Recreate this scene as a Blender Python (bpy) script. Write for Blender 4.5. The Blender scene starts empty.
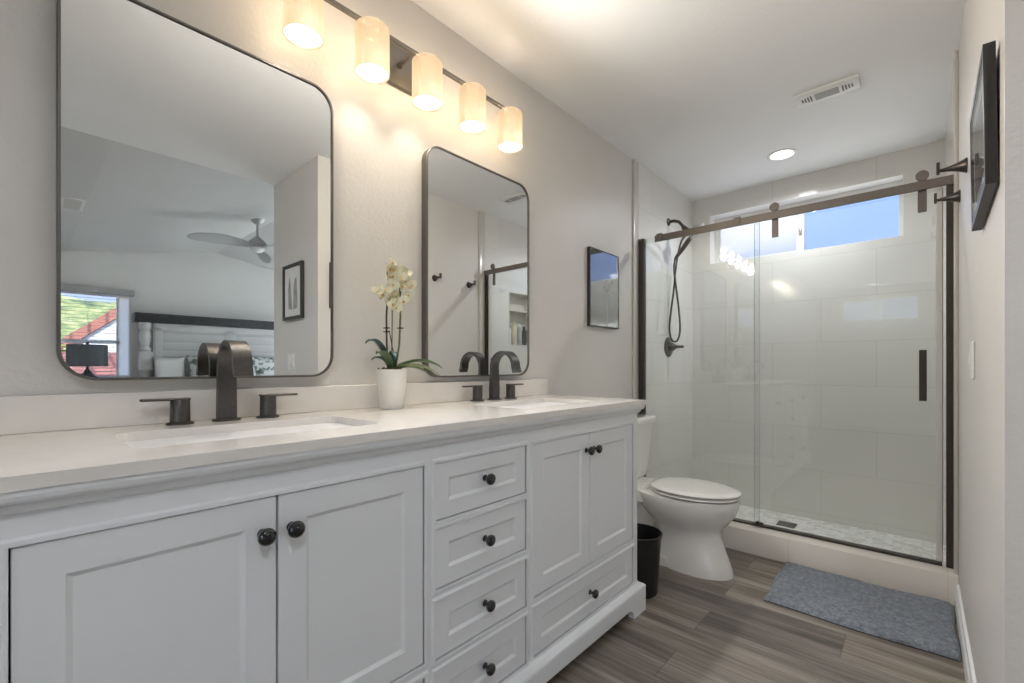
import bpy, bmesh, math, random
from mathutils import Vector, Matrix
random.seed(7)
PI = math.pi
S = bpy.context.scene
COL = S.collection

# ------------------------------------------------------------------ camera
cam_d = bpy.data.cameras.new('camera')
cam_d.sensor_width = 36.0
cam_d.lens = 449.24 * 36.0 / 1024.0
cam_d.shift_y = (366.72 - 341.5) / 1024.0
cam_d.clip_start = 0.02
cam = bpy.data.objects.new('camera', cam_d)
cam.location = (1.4328, 0.0, 1.0449)
cam.rotation_euler = (PI / 2, 0, 0.7371)
COL.objects.link(cam)
S.camera = cam

# ------------------------------------------------------------------ colour management
S.view_settings.view_transform = 'Standard'
S.view_settings.look = 'None'
S.view_settings.exposure = 2.38
S.view_settings.gamma = 1.0
S.view_settings.use_curve_mapping = False
S.cycles.max_bounces = 14
S.cycles.diffuse_bounces = 6
S.cycles.glossy_bounces = 8
S.cycles.transparent_max_bounces = 24
S.cycles.sample_clamp_indirect = 6.0
S.cycles.caustics_reflective = False
S.cycles.caustics_refractive = False

# ------------------------------------------------------------------ sky
world = bpy.data.worlds.new('sky')
S.world = world
world.use_nodes = True
wn, wl = world.node_tree.nodes, world.node_tree.links
bg = wn['Background']
tc = wn.new('ShaderNodeTexCoord')
sp = wn.new('ShaderNodeSeparateXYZ')
rp = wn.new('ShaderNodeValToRGB')
rp.color_ramp.elements[0].position = 0.0
rp.color_ramp.elements[0].color = (1.0, 0.97, 0.92, 1)  # bright half below the horizon, added to light the window soffit
rp.color_ramp.elements[1].position = 0.88
rp.color_ramp.elements[1].color = (0.12, 0.24, 0.50, 1)
for p_, c_ in ((0.485, (1.0, 0.97, 0.92, 1)), (0.505, (0.42, 0.50, 0.56, 1)), (0.60, (0.215, 0.31, 0.57, 1))):
    e = rp.color_ramp.elements.new(p_)
    e.color = c_
mp01 = wn.new('ShaderNodeMapRange')
mp01.inputs[1].default_value = -1.0
mp01.inputs[2].default_value = 1.0
wl.new(tc.outputs['Generated'], sp.inputs[0])
wl.new(sp.outputs['Z'], mp01.inputs[0])
wl.new(mp01.outputs[0], rp.inputs[0])
wl.new(rp.outputs[0], bg.inputs['Color'])
bg.inputs['Strength'].default_value = 0.50

def lamp(name, kind, loc, rot, energy, color, **kw):
    d = bpy.data.lights.new(name, kind)
    d.energy = energy
    d.color = color
    for k, v in kw.items():
        setattr(d, k, v)
    o = bpy.data.objects.new(name, d)
    o.location = loc
    o.rotation_euler = rot
    COL.objects.link(o)
    return o

# sun high over the house, from the far side of the hill windows
lamp('sun', 'SUN', (-5, -2, 12), (0.25, -0.75, 0), 1.6, (1.0, 0.95, 0.87), angle=0.01)
# added fill lamp at a made-up sliding glass door, behind the camera
lamp('patio_fill', 'AREA', (4.3, -4.22, 1.15), (PI / 2, 0, PI), 45, (0.90, 0.95, 1.0), shape='RECTANGLE', size=2.3, size_y=2.0)
lamp('bedroom_fill', 'AREA', (4.3, 4.14, 1.25), (PI / 2, 0, 0), 165, (0.90, 0.95, 1.0), shape='RECTANGLE', size=2.5, size_y=1.8)  # added fill lamp for the bedroom, at an unseen made-up end window
# recessed ceiling cans
BULB_W = 7.8
DOWN_W = 13.0
FRONT_W = 98.0
SHADE_GLOW = 0.175
WARM = (1.0, 0.86, 0.68)
NEUT = (0.92, 0.95, 1.0)

# ------------------------------------------------------------------ dimensions
W = 1.559       # right wall
YB = 3.827      # shower back wall
H = 2.438       # ceiling
YE = 1.33       # end of the right wall
XE = 2.31       # end of the low ceiling (bedroom begins)
YR = -4.283     # rear wall
XF = 6.2        # bedroom far wall

# ------------------------------------------------------------------ materials
def newmat(name):
    m = bpy.data.materials.new(name)
    m.use_nodes = True
    n = m.node_tree.nodes
    return m, n, m.node_tree.links, n['Principled BSDF']

def setp(b, color=None, rough=None, metal=None, spec=None, coat=None):
    if color is not None: b.inputs['Base Color'].default_value = (*color, 1)
    if rough is not None: b.inputs['Roughness'].default_value = rough
    if metal is not None: b.inputs['Metallic'].default_value = metal
    if spec is not None: b.inputs['Specular IOR Level'].default_value = spec
    if coat is not None: b.inputs['Coat Weight'].default_value = coat

def noise(n, l, scale, detail=3, rough=0.5, vec=None, stretch=None):
    t = n.new('ShaderNodeTexCoord')
    x = n.new('ShaderNodeTexNoise')
    x.inputs['Scale'].default_value = scale
    x.inputs['Detail'].default_value = detail
    x.inputs['Roughness'].default_value = rough
    src = t.outputs['Object']
    if stretch:
        mp = n.new('ShaderNodeMapping')
        mp.inputs['Scale'].default_value = stretch
        l.new(src, mp.inputs[0])
        src = mp.outputs[0]
    l.new(src, x.inputs['Vector'])
    return x

def ramp(n, l, src, stops):
    r = n.new('ShaderNodeValToRGB')
    els = r.color_ramp.elements
    while len(els) < len(stops):
        els.new(0.5)
    for e_, (p, c) in zip(els, stops):
        e_.position = p
        e_.color = (*c, 1)
    l.new(src, r.inputs[0])
    return r

def bump(n, l, b, src, strength, dist):
    k = n.new('ShaderNodeBump')
    k.inputs['Strength'].default_value = strength
    k.inputs['Distance'].default_value = dist
    l.new(src, k.inputs['Height'])
    l.new(k.outputs[0], b.inputs['Normal'])
    return k

def paint(name, color, rough=0.5, scale=90, strength=0.15, dist=0.004, var=0.02, spec=0.5):
    m, n, l, b = newmat(name)
    setp(b, color, rough, spec=spec)
    x = noise(n, l, scale, 3)
    bump(n, l, b, x.outputs['Fac'], strength, dist)
    y = noise(n, l, 2.3, 2)
    lo = tuple(max(0, c - var) for c in color)
    hi = tuple(min(1, c + var) for c in color)
    r = ramp(n, l, y.outputs['Fac'], [(0.3, lo), (0.7, hi)])
    l.new(r.outputs[0], b.inputs['Base Color'])
    return m

def plain(name, color, rough=0.4, metal=0.0, spec=0.5, coat=0.0, nscale=40, var=0.0, bumps=0.0):
    m, n, l, b = newmat(name)
    setp(b, color, rough, metal, spec, coat)
    x = noise(n, l, nscale, 3)
    if var:
        r = ramp(n, l, x.outputs['Fac'], [(0.3, tuple(max(0, c * (1 - var)) for c in color)), (0.7, tuple(min(1, c * (1 + var)) for c in color))])
        l.new(r.outputs[0], b.inputs['Base Color'])
    if bumps:
        bump(n, l, b, x.outputs['Fac'], bumps, 0.002)
    return m

def emit(name, color, strength):
    m = bpy.data.materials.new(name)
    m.use_nodes = True
    n, l = m.node_tree.nodes, m.node_tree.links
    n.remove(n['Principled BSDF'])
    e_ = n.new('ShaderNodeEmission')
    e_.inputs[0].default_value = (*color, 1)
    e_.inputs[1].default_value = strength
    l.new(e_.outputs[0], n['Material Output'].inputs[0])
    return m

def clear(name, tint=(1, 1, 1), refl=1.0, rough=0.0, ior=1.5, milk=0.0, milkcol=(0.9, 0.92, 1.0)):
    """thin sheet glass: clear pass-through plus Fresnel reflection, optional frosting"""
    m = bpy.data.materials.new(name)
    m.use_nodes = True
    n, l = m.node_tree.nodes, m.node_tree.links
    n.remove(n['Principled BSDF'])
    t = n.new('ShaderNodeBsdfTransparent'); t.inputs[0].default_value = (*tint, 1)
    g = n.new('ShaderNodeBsdfGlossy'); g.inputs['Roughness'].default_value = rough
    f = n.new('ShaderNodeFresnel'); f.inputs[0].default_value = ior
    ge = n.new('ShaderNodeNewGeometry')          # sheet glass reflects alike from either face
    mr = n.new('ShaderNodeMapRange'); mr.inputs[3].default_value = ior; mr.inputs[4].default_value = 1.0 / ior
    l.new(ge.outputs['Backfacing'], mr.inputs[0]); l.new(mr.outputs[0], f.inputs[0])
    mu = n.new('ShaderNodeMath'); mu.operation = 'MULTIPLY'; mu.inputs[1].default_value = refl; mu.use_clamp = True
    mx = n.new('ShaderNodeMixShader')
    l.new(f.outputs[0], mu.inputs[0]); l.new(mu.outputs[0], mx.inputs[0])
    base = t
    if milk:
        tr = n.new('ShaderNodeBsdfTranslucent'); tr.inputs[0].default_value = (*milkcol, 1)
        m2 = n.new('ShaderNodeMixShader'); m2.inputs[0].default_value = milk
        l.new(t.outputs[0], m2.inputs[1]); l.new(tr.outputs[0], m2.inputs[2])
        base = m2
    l.new(base.outputs[0], mx.inputs[1]); l.new(g.outputs[0], mx.inputs[2])
    l.new(mx.outputs[0], n['Material Output'].inputs[0])
    return m

def brick_mat(name, c1, c2, mortar, bw, bh, msize, rough, axes='xy', offset=0.5, var=None, bumpd=0.0, coat=0.0, spec=0.5, nscale=6, stretch=None):
    """tile / plank surfaces; axes = which object axes run along and across the rows"""
    m, n, l, b = newmat(name)
    setp(b, c1, rough, spec=spec, coat=coat)
    t = n.new('ShaderNodeTexCoord')
    s = n.new('ShaderNodeSeparateXYZ'); c = n.new('ShaderNodeCombineXYZ')
    l.new(t.outputs['Object'], s.inputs[0])
    l.new(s.outputs[axes[0].upper()], c.inputs[0]); l.new(s.outputs[axes[1].upper()], c.inputs[1])
    k = n.new('ShaderNodeTexBrick')
    k.inputs['Color1'].default_value = (*c1, 1); k.inputs['Color2'].default_value = (*c2, 1); k.inputs['Mortar'].default_value = (*mortar, 1)
    k.inputs['Scale'].default_value = 1.0
    k.inputs['Brick Width'].default_value = bw; k.inputs['Row Height'].default_value = bh
    k.inputs['Mortar Size'].default_value = msize; k.inputs['Mortar Smooth'].default_value = 0.1
    k.inputs['Bias'].default_value = 0.0
    k.offset = offset
    l.new(c.outputs[0], k.inputs['Vector'])
    col = k.outputs['Color']
    if var:
        x = noise(n, l, nscale, 5, 0.6, stretch=stretch)
        r = ramp(n, l, x.outputs['Fac'], var)
        mx = n.new('ShaderNodeMix'); mx.data_type = 'RGBA'; mx.blend_type = 'MULTIPLY'; mx.inputs['Factor'].default_value = 1.0
        l.new(col, mx.inputs['A']); l.new(r.outputs[0], mx.inputs['B'])
        col = mx.outputs['Result']
    l.new(col, b.inputs['Base Color'])
    if bumpd:
        inv = n.new('ShaderNodeMath'); inv.operation = 'SUBTRACT'; inv.inputs[0].default_value = 1.0
        l.new(k.outputs['Fac'], inv.inputs[1])
        bump(n, l, b, inv.outputs[0], 0.5, bumpd)
    return m

M = {}
M['wall'] = paint('warm_grey_wall_paint', (0.66, 0.635, 0.60), 0.42, 70, 0.35, 0.003, 0.012)
M['ceiling'] = paint('ceiling_paint', (0.86, 0.87, 0.875), 0.6, 60, 0.3, 0.003, 0.01)
M['bedwall'] = paint('bedroom_paint', (0.60, 0.61, 0.60), 0.6, 60, 0.2, 0.003, 0.01)
M['carpet'] = plain('beige_carpet', (0.55, 0.51, 0.46), 0.95, nscale=120, var=0.1, bumps=0.5)
M['trim'] = plain('white_trim_paint', (0.84, 0.835, 0.82), 0.35)
M['cab'] = plain('cabinet_white_paint', (0.77, 0.785, 0.80), 0.38, bumps=0.05, nscale=120)
M['quartz'] = plain('white_quartz', (0.775, 0.745, 0.705), 0.16, var=0.025, nscale=12, coat=0.3)
M['porc'] = plain('white_porcelain', (0.80, 0.78, 0.74), 0.08, coat=0.6)
M['sinkporc'] = plain('sink_porcelain', (0.70, 0.68, 0.64), 0.12, coat=0.5)
M['bronze'] = plain('dark_bronze_metal', (0.085, 0.075, 0.068), 0.34, 0.8, nscale=200, var=0.15)
M['rail'] = plain('satin_bronze_rail', (0.20, 0.18, 0.16), 0.42, 0.7, nscale=150, var=0.08)
M['gun'] = plain('brushed_gunmetal', (0.094, 0.088, 0.084), 0.40, 0.8, nscale=150, var=0.12)
M['black'] = plain('black_lacquer_knob', (0.008, 0.008, 0.009), 0.12, 0.0, coat=0.7)
M['nickel'] = plain('brushed_nickel', (0.42, 0.40, 0.38), 0.32, 0.9)
M['fixture'] = plain('brushed_fixture_metal', (0.17, 0.16, 0.148), 0.38, 0.85)
M['chrome'] = plain('chrome', (0.75, 0.76, 0.78), 0.12, 1.0)
M['mirror'] = plain('silvered_mirror', (0.83, 0.84, 0.835), 0.0, 1.0)
M['binplastic'] = plain('black_bin_plastic', (0.012, 0.012, 0.012), 0.35, nscale=60, bumps=0.15)
M['shower_glass'] = clear('shower_glass', (0.965, 0.98, 0.97), 1.5)
M['glass_edge'] = plain('green_glass_edge', (0.50, 0.56, 0.53), 0.15)
M['seal'] = plain('clear_vinyl_seal', (0.66, 0.65, 0.62), 0.3)
M['pane'] = clear('window_glass', (0.97, 0.98, 1.0), 0.8)
M['screen'] = clear('screened_glass', (0.98, 0.97, 0.98), 0.8, milk=0.62, milkcol=(0.98, 0.95, 0.98))
M['vinyl'] = plain('white_vinyl', (0.78, 0.78, 0.77), 0.35)
M['tile_l'] = brick_mat('shower_tile_side', (0.70, 0.685, 0.65), (0.715, 0.70, 0.665), (0.61, 0.595, 0.56), 0.61, 0.305, 0.0022, 0.10, 'yz', bumpd=0.0006, coat=0.3)
M['tile_b'] = brick_mat('shower_tile_back', (0.70, 0.685, 0.65), (0.715, 0.70, 0.665), (0.61, 0.595, 0.56), 0.61, 0.305, 0.0022, 0.10, 'xz', bumpd=0.0006, coat=0.3)
M['tile_edge'] = plain('bullnose_tile', (0.60, 0.575, 0.53), 0.2)
M['curb'] = brick_mat('curb_tile', (0.82, 0.77, 0.70), (0.83, 0.78, 0.71), (0.76, 0.70, 0.63), 0.61, 0.6, 0.002, 0.25, 'xz')
def planks():
    m, n, l, b = newmat('grey_brown_planks')
    setp(b, (0.13, 0.11, 0.095), 0.38)
    t = n.new('ShaderNodeTexCoord')
    k = n.new('ShaderNodeTexBrick'); k.offset = 0.37
    for nm, v in (('Color1', (0, 0, 0, 1)), ('Color2', (1, 1, 1, 1)), ('Mortar', (0.5, 0.5, 0.5, 1))): k.inputs[nm].default_value = v
    for nm, v in (('Scale', 1.0), ('Brick Width', 1.22), ('Row Height', 0.181), ('Mortar Size', 0.0009), ('Mortar Smooth', 0.1), ('Bias', 0.0)): k.inputs[nm].default_value = v
    l.new(t.outputs['Object'], k.inputs['Vector'])
    # streaky grain, shifted plank by plank
    sh = n.new('ShaderNodeVectorMath'); sh.operation = 'SCALE'; sh.inputs['Scale'].default_value = 7.0
    l.new(k.outputs['Color'], sh.inputs[0])
    ad = n.new('ShaderNodeVectorMath'); ad.operation = 'ADD'
    l.new(t.outputs['Object'], ad.inputs[0]); l.new(sh.outputs[0], ad.inputs[1])
    def grain(sx, sy, sc, det):
        mp = n.new('ShaderNodeMapping'); mp.inputs['Scale'].default_value = (sx, sy, 1)
        l.new(ad.outputs[0], mp.inputs[0])
        x = n.new('ShaderNodeTexNoise'); x.inputs['Scale'].default_value = sc; x.inputs['Detail'].default_value = det; x.inputs['Roughness'].default_value = 0.6
        l.new(mp.outputs[0], x.inputs['Vector']); return x
    g1 = grain(0.8, 9.0, 1.6, 4); g2 = grain(1.2, 40.0, 2.0, 4)
    mx = n.new('ShaderNodeMix'); mx.inputs['Factor'].default_value = 0.35
    l.new(g1.outputs['Fac'], mx.inputs['A']); l.new(g2.outputs['Fac'], mx.inputs['B'])
    r = ramp(n, l, mx.outputs['Result'], [(0.30, (0.078, 0.066, 0.056)), (0.44, (0.155, 0.130, 0.108)), (0.54, (0.25, 0.218, 0.185)), (0.70, (0.42, 0.38, 0.335))])
    s_ = n.new('ShaderNodeSeparateColor'); l.new(k.outputs['Color'], s_.inputs[0])
    tint = ramp(n, l, s_.outputs[0], [(0.0, (0.80, 0.80, 0.82)), (1.0, (1.18, 1.15, 1.10))])
    mu = n.new('ShaderNodeMix'); mu.data_type = 'RGBA'; mu.blend_type = 'MULTIPLY'; mu.inputs['Factor'].default_value = 1.0
    l.new(r.outputs[0], mu.inputs['A']); l.new(tint.outputs[0], mu.inputs['B'])
    gap = n.new('ShaderNodeMix'); gap.data_type = 'RGBA'; gap.inputs['B'].default_value = (0.05, 0.043, 0.038, 1)
    l.new(k.outputs['Fac'], gap.inputs['Factor']); l.new(mu.outputs['Result'], gap.inputs['A'])
    l.new(gap.outputs['Result'], b.inputs['Base Color'])
    return m
M['floor'] = planks()

def mosaic():
    m, n, l, b = newmat('marble_pebble_mosaic')
    setp(b, (0.7, 0.69, 0.66), 0.3)
    t = n.new('ShaderNodeTexCoord')
    mp = n.new('ShaderNodeMapping'); mp.inputs['Scale'].default_value = (22, 36, 1)
    l.new(t.outputs['Object'], mp.inputs[0])
    v = n.new('ShaderNodeTexVoronoi'); v.inputs['Scale'].default_value = 1.0; v.inputs['Randomness'].default_value = 0.55
    l.new(mp.outputs[0], v.inputs['Vector'])
    s = n.new('ShaderNodeSeparateColor'); l.new(v.outputs['Color'], s.inputs[0])
    r = ramp(n, l, s.outputs[0], [(0.0, (0.62, 0.60, 0.56)), (0.35, (0.76, 0.75, 0.71)), (0.7, (0.84, 0.83, 0.80)), (1.0, (0.87, 0.86, 0.84))])
    v2 = n.new('ShaderNodeTexVoronoi'); v2.feature = 'DISTANCE_TO_EDGE'; v2.inputs['Scale'].default_value = 1.0; v2.inputs['Randomness'].default_value = 0.55
    l.new(mp.outputs[0], v2.inputs['Vector'])
    r2 = ramp(n, l, v2.outputs['Distance'], [(0.02, (0.78, 0.77, 0.75)), (0.08, (1, 1, 1))])
    mx = n.new('ShaderNodeMix'); mx.data_type = 'RGBA'; mx.blend_type = 'MULTIPLY'; mx.inputs['Factor'].default_value = 1.0
    l.new(r.outputs[0], mx.inputs['A']); l.new(r2.outputs[0], mx.inputs['B'])
    l.new(mx.outputs['Result'], b.inputs['Base Color'])
    return m
M['mosaic'] = mosaic()

def shade_mat():
    m = bpy.data.materials.new('opal_glass_shade')
    m.use_nodes = True
    n, l = m.node_tree.nodes, m.node_tree.links
    b = n['Principled BSDF']
    setp(b, (0.02, 0.018, 0.014), 0.35)
    t = n.new('ShaderNodeTexCoord'); s = n.new('ShaderNodeSeparateXYZ')
    l.new(t.outputs['Object'], s.inputs[0])
    # opal glass glows strongest round its bulb and dims toward the cap
    r = n.new('ShaderNodeMapRange'); r.inputs[1].default_value = 0.0; r.inputs[2].default_value = 0.145
    l.new(s.outputs['Z'], r.inputs[0])
    c = ramp(n, l, r.outputs[0], [(0.0, (0.98, 0.74, 0.42)), (0.3, (1.0, 0.80, 0.50)), (0.6, (0.98, 0.73, 0.42)), (1.0, (0.86, 0.58, 0.34))])
    l.new(c.outputs[0], b.inputs['Emission Color'])
    b.inputs['Emission Strength'].default_value = SHADE_GLOW
    # thin opal glass lets part of the lamp light straight through
    tr = n.new('ShaderNodeBsdfTransparent'); tr.inputs[0].default_value = (1.0, 0.95, 0.88, 1)
    mx = n.new('ShaderNodeMixShader'); mx.inputs[0].default_value = 0.17
    l.new(b.outputs[0], mx.inputs[1]); l.new(tr.outputs[0], mx.inputs[2]); l.new(mx.outputs[0], n['Material Output'].inputs[0])
    return m
M['opal'] = shade_mat()
M['lens'] = emit('lit_shade_diffuser', (1.0, 0.93, 0.78), 0.40)
_n, _l = M['lens'].node_tree.nodes, M['lens'].node_tree.links
_t = _n.new('ShaderNodeBsdfTransparent'); _m = _n.new('ShaderNodeMixShader'); _m.inputs[0].default_value = 0.25
_l.new(_n['Emission'].outputs[0], _m.inputs[1]); _l.new(_t.outputs[0], _m.inputs[2]); _l.new(_m.outputs[0], _n['Material Output'].inputs[0])
M['bulb'] = emit('lit_bulb', (1.0, 0.90, 0.72), 0.75)
_n, _l = M['bulb'].node_tree.nodes, M['bulb'].node_tree.links
_t = _n.new('ShaderNodeBsdfTransparent'); _m = _n.new('ShaderNodeMixShader'); _m.inputs[0].default_value = 0.75
_l.new(_n['Emission'].outputs[0], _m.inputs[1]); _l.new(_t.outputs[0], _m.inputs[2]); _l.new(_m.outputs[0], _n['Material Output'].inputs[0])
M['can'] = emit('lit_can_lens', (1.0, 0.96, 0.90), 1.1)
M['slot'] = plain('vent_dark_slot', (0.16, 0.16, 0.155), 0.6)
M['slotgrey'] = plain('vent_lens_grey', (0.34, 0.34, 0.33), 0.5)
M['white'] = plain('white_plastic', (0.78, 0.78, 0.76), 0.35)

def rug():
    m, n, l, b = newmat('blue_grey_plush')
    setp(b, (0.12, 0.135, 0.155), 0.95, spec=0.15)
    x = noise(n, l, 60, 6, 0.75)
    r = ramp(n, l, x.outputs['Fac'], [(0.3, (0.12, 0.135, 0.16)), (0.5, (0.235, 0.258, 0.295)), (0.72, (0.42, 0.45, 0.49))])
    l.new(r.outputs[0], b.inputs['Base Color'])
    y = noise(n, l, 260, 3)
    bump(n, l, b, y.outputs['Fac'], 0.9, 0.004)
    b.inputs['Sheen Weight'].default_value = 0.3
    return m
M['rug'] = rug()
M['rugback'] = plain('dark_rug_backing', (0.035, 0.038, 0.045), 0.9)

M['leaf'] = plain('orchid_leaf_green', (0.10, 0.16, 0.07), 0.35, nscale=25, var=0.25)
M['leafb'] = plain('blue_green_leaf', (0.045, 0.095, 0.085), 0.3, nscale=25, var=0.2)
M['leafl'] = plain('pale_leaf', (0.22, 0.27, 0.13), 0.4, nscale=25, var=0.2)
M['stem'] = plain('dark_orchid_stem', (0.045, 0.05, 0.025), 0.5)
M['stemg'] = plain('green_orchid_stem', (0.14, 0.17, 0.07), 0.5)
M['petal'] = plain('cream_petal', (0.82, 0.80, 0.62), 0.6, nscale=120, var=0.08)
M['lip'] = plain('orange_lip', (0.74, 0.45, 0.14), 0.5)
M['moss'] = plain('brown_moss', (0.16, 0.10, 0.055), 0.95, nscale=160, var=0.6, bumps=1.0)
M['pot'] = plain('white_ceramic_pot', (0.80, 0.775, 0.73), 0.3)
M['frameblk'] = plain('black_picture_frame', (0.028, 0.026, 0.025), 0.4)
M['artdark'] = plain('charcoal_art_glass', (0.085, 0.085, 0.083), 0.03, coat=1.0)
M['artdark'].node_tree.nodes['Principled BSDF'].inputs['Coat IOR'].default_value = 2.4
M['artwhite'] = plain('pale_printed_flower', (0.42, 0.42, 0.40), 0.1, coat=1.0)
M['mat'] = plain('white_picture_mat', (0.74, 0.74, 0.72), 0.6)
M['artgrey'] = plain('grey_print', (0.30, 0.30, 0.30), 0.4, nscale=14, var=0.35)
M['artpic'] = plain('charcoal_print', (0.14, 0.135, 0.13), 0.12, nscale=7, var=0.6, coat=0.5)

# bedroom and outside
def wood_white():
    m, n, l, b = newmat('whitewashed_boards')
    setp(b, (0.66, 0.665, 0.655), 0.6)
    t = n.new('ShaderNodeTexCoord'); s = n.new('ShaderNodeSeparateXYZ'); l.new(t.outputs['Object'], s.inputs[0])
    w = n.new('ShaderNodeMath'); w.operation = 'MODULO'; w.inputs[1].default_value = 0.115
    l.new(s.outputs['Z'], w.inputs[0])
    r = ramp(n, l, w.outputs[0], [(0.0, (0.30, 0.31, 0.31)), (0.010, (0.46, 0.47, 0.465)), (0.10, (0.53, 0.535, 0.53))])
    l.new(r.outputs[0], b.inputs['Base Color'])
    return m
M['boards'] = wood_white()
M['bedwhite'] = plain('white_bed_paint', (0.55, 0.56, 0.555), 0.5)
M['cornice'] = plain('dark_stained_wood', (0.05, 0.052, 0.055), 0.5, nscale=20, var=0.3)
M['linen'] = plain('white_linen', (0.76, 0.77, 0.76), 0.8, bumps=0.2)
def floral():
    m, n, l, b = newmat('green_leaf_print_linen')
    setp(b, (0.75, 0.76, 0.74), 0.8)
    x = noise(n, l, 13, 5, 0.62)
    r = ramp(n, l, x.outputs['Fac'], [(0.38, (0.09, 0.12, 0.10)), (0.46, (0.22, 0.28, 0.24)), (0.49, (0.66, 0.68, 0.66)), (1.0, (0.74, 0.75, 0.73))])
    l.new(r.outputs[0], b.inputs['Base Color'])
    return m
M['floral'] = floral()
M['lampshade'] = plain('dark_slate_lampshade', (0.075, 0.095, 0.11), 0.7)
M['fan'] = plain('grey_fan_metal', (0.42, 0.43, 0.43), 0.35, 0.3)
M['fanblade'] = plain('pale_fan_blade', (0.43, 0.44, 0.44), 0.5)
M['fanlight'] = plain('fan_light_glass', (0.75, 0.76, 0.76), 0.25)
M['blind'] = plain('white_blind_slat', (0.78, 0.80, 0.82), 0.5)
_n, _l = M['blind'].node_tree.nodes, M['blind'].node_tree.links
_t = _n.new('ShaderNodeBsdfTranslucent'); _t.inputs[0].default_value = (0.8, 0.85, 0.9, 1); _m = _n.new('ShaderNodeMixShader'); _m.inputs[0].default_value = 0.6
_l.new(_n['Principled BSDF'].outputs[0], _m.inputs[1]); _l.new(_t.outputs[0], _m.inputs[2]); _l.new(_m.outputs[0], _n['Material Output'].inputs[0])
M['milky'] = clear('milky_strip_glass', (0.9, 0.95, 1.0), 0.6, milk=0.9, milkcol=(1.0, 0.98, 0.92))
M['valance'] = plain('grey_blind_valance', (0.36, 0.37, 0.37), 0.5)
M['hallfloor'] = M['floor']
M['nightwood'] = plain('dark_nightstand_wood', (0.06, 0.055, 0.05), 0.5, nscale=20, var=0.3)
M['roof'] = brick_mat('red_clay_tiles', (0.36, 0.13, 0.10), (0.46, 0.20, 0.15), (0.20, 0.07, 0.06), 0.25, 0.33, 0.03, 0.8, 'xy')
M['siding'] = brick_mat('white_lap_siding', (0.72, 0.74, 0.76), (0.74, 0.76, 0.78), (0.42, 0.45, 0.5), 30.0, 0.16, 0.012, 0.6, 'yz')
def hill():
    m, n, l, b = newmat('scrub_hillside')
    setp(b, (0.2, 0.3, 0.1), 0.95)
    x = noise(n, l, 0.9, 6, 0.65)
    r = ramp(n, l, x.outputs['Fac'], [(0.35, (0.10, 0.15, 0.08)), (0.47, (0.24, 0.31, 0.12)), (0.56, (0.45, 0.46, 0.20)), (0.68, (0.42, 0.40, 0.33))])
    l.new(r.outputs[0], b.inputs['Base Color'])
    return m
M['hill'] = hill()
M['bush'] = plain('bright_green_bush', (0.28, 0.42, 0.08), 0.9, nscale=8, var=0.5)
M['ground'] = plain('pale_concrete', (0.45, 0.45, 0.43), 0.9, nscale=2, var=0.1)
M['stucco'] = plain('exterior_stucco', (0.6, 0.56, 0.5), 0.9)

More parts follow.
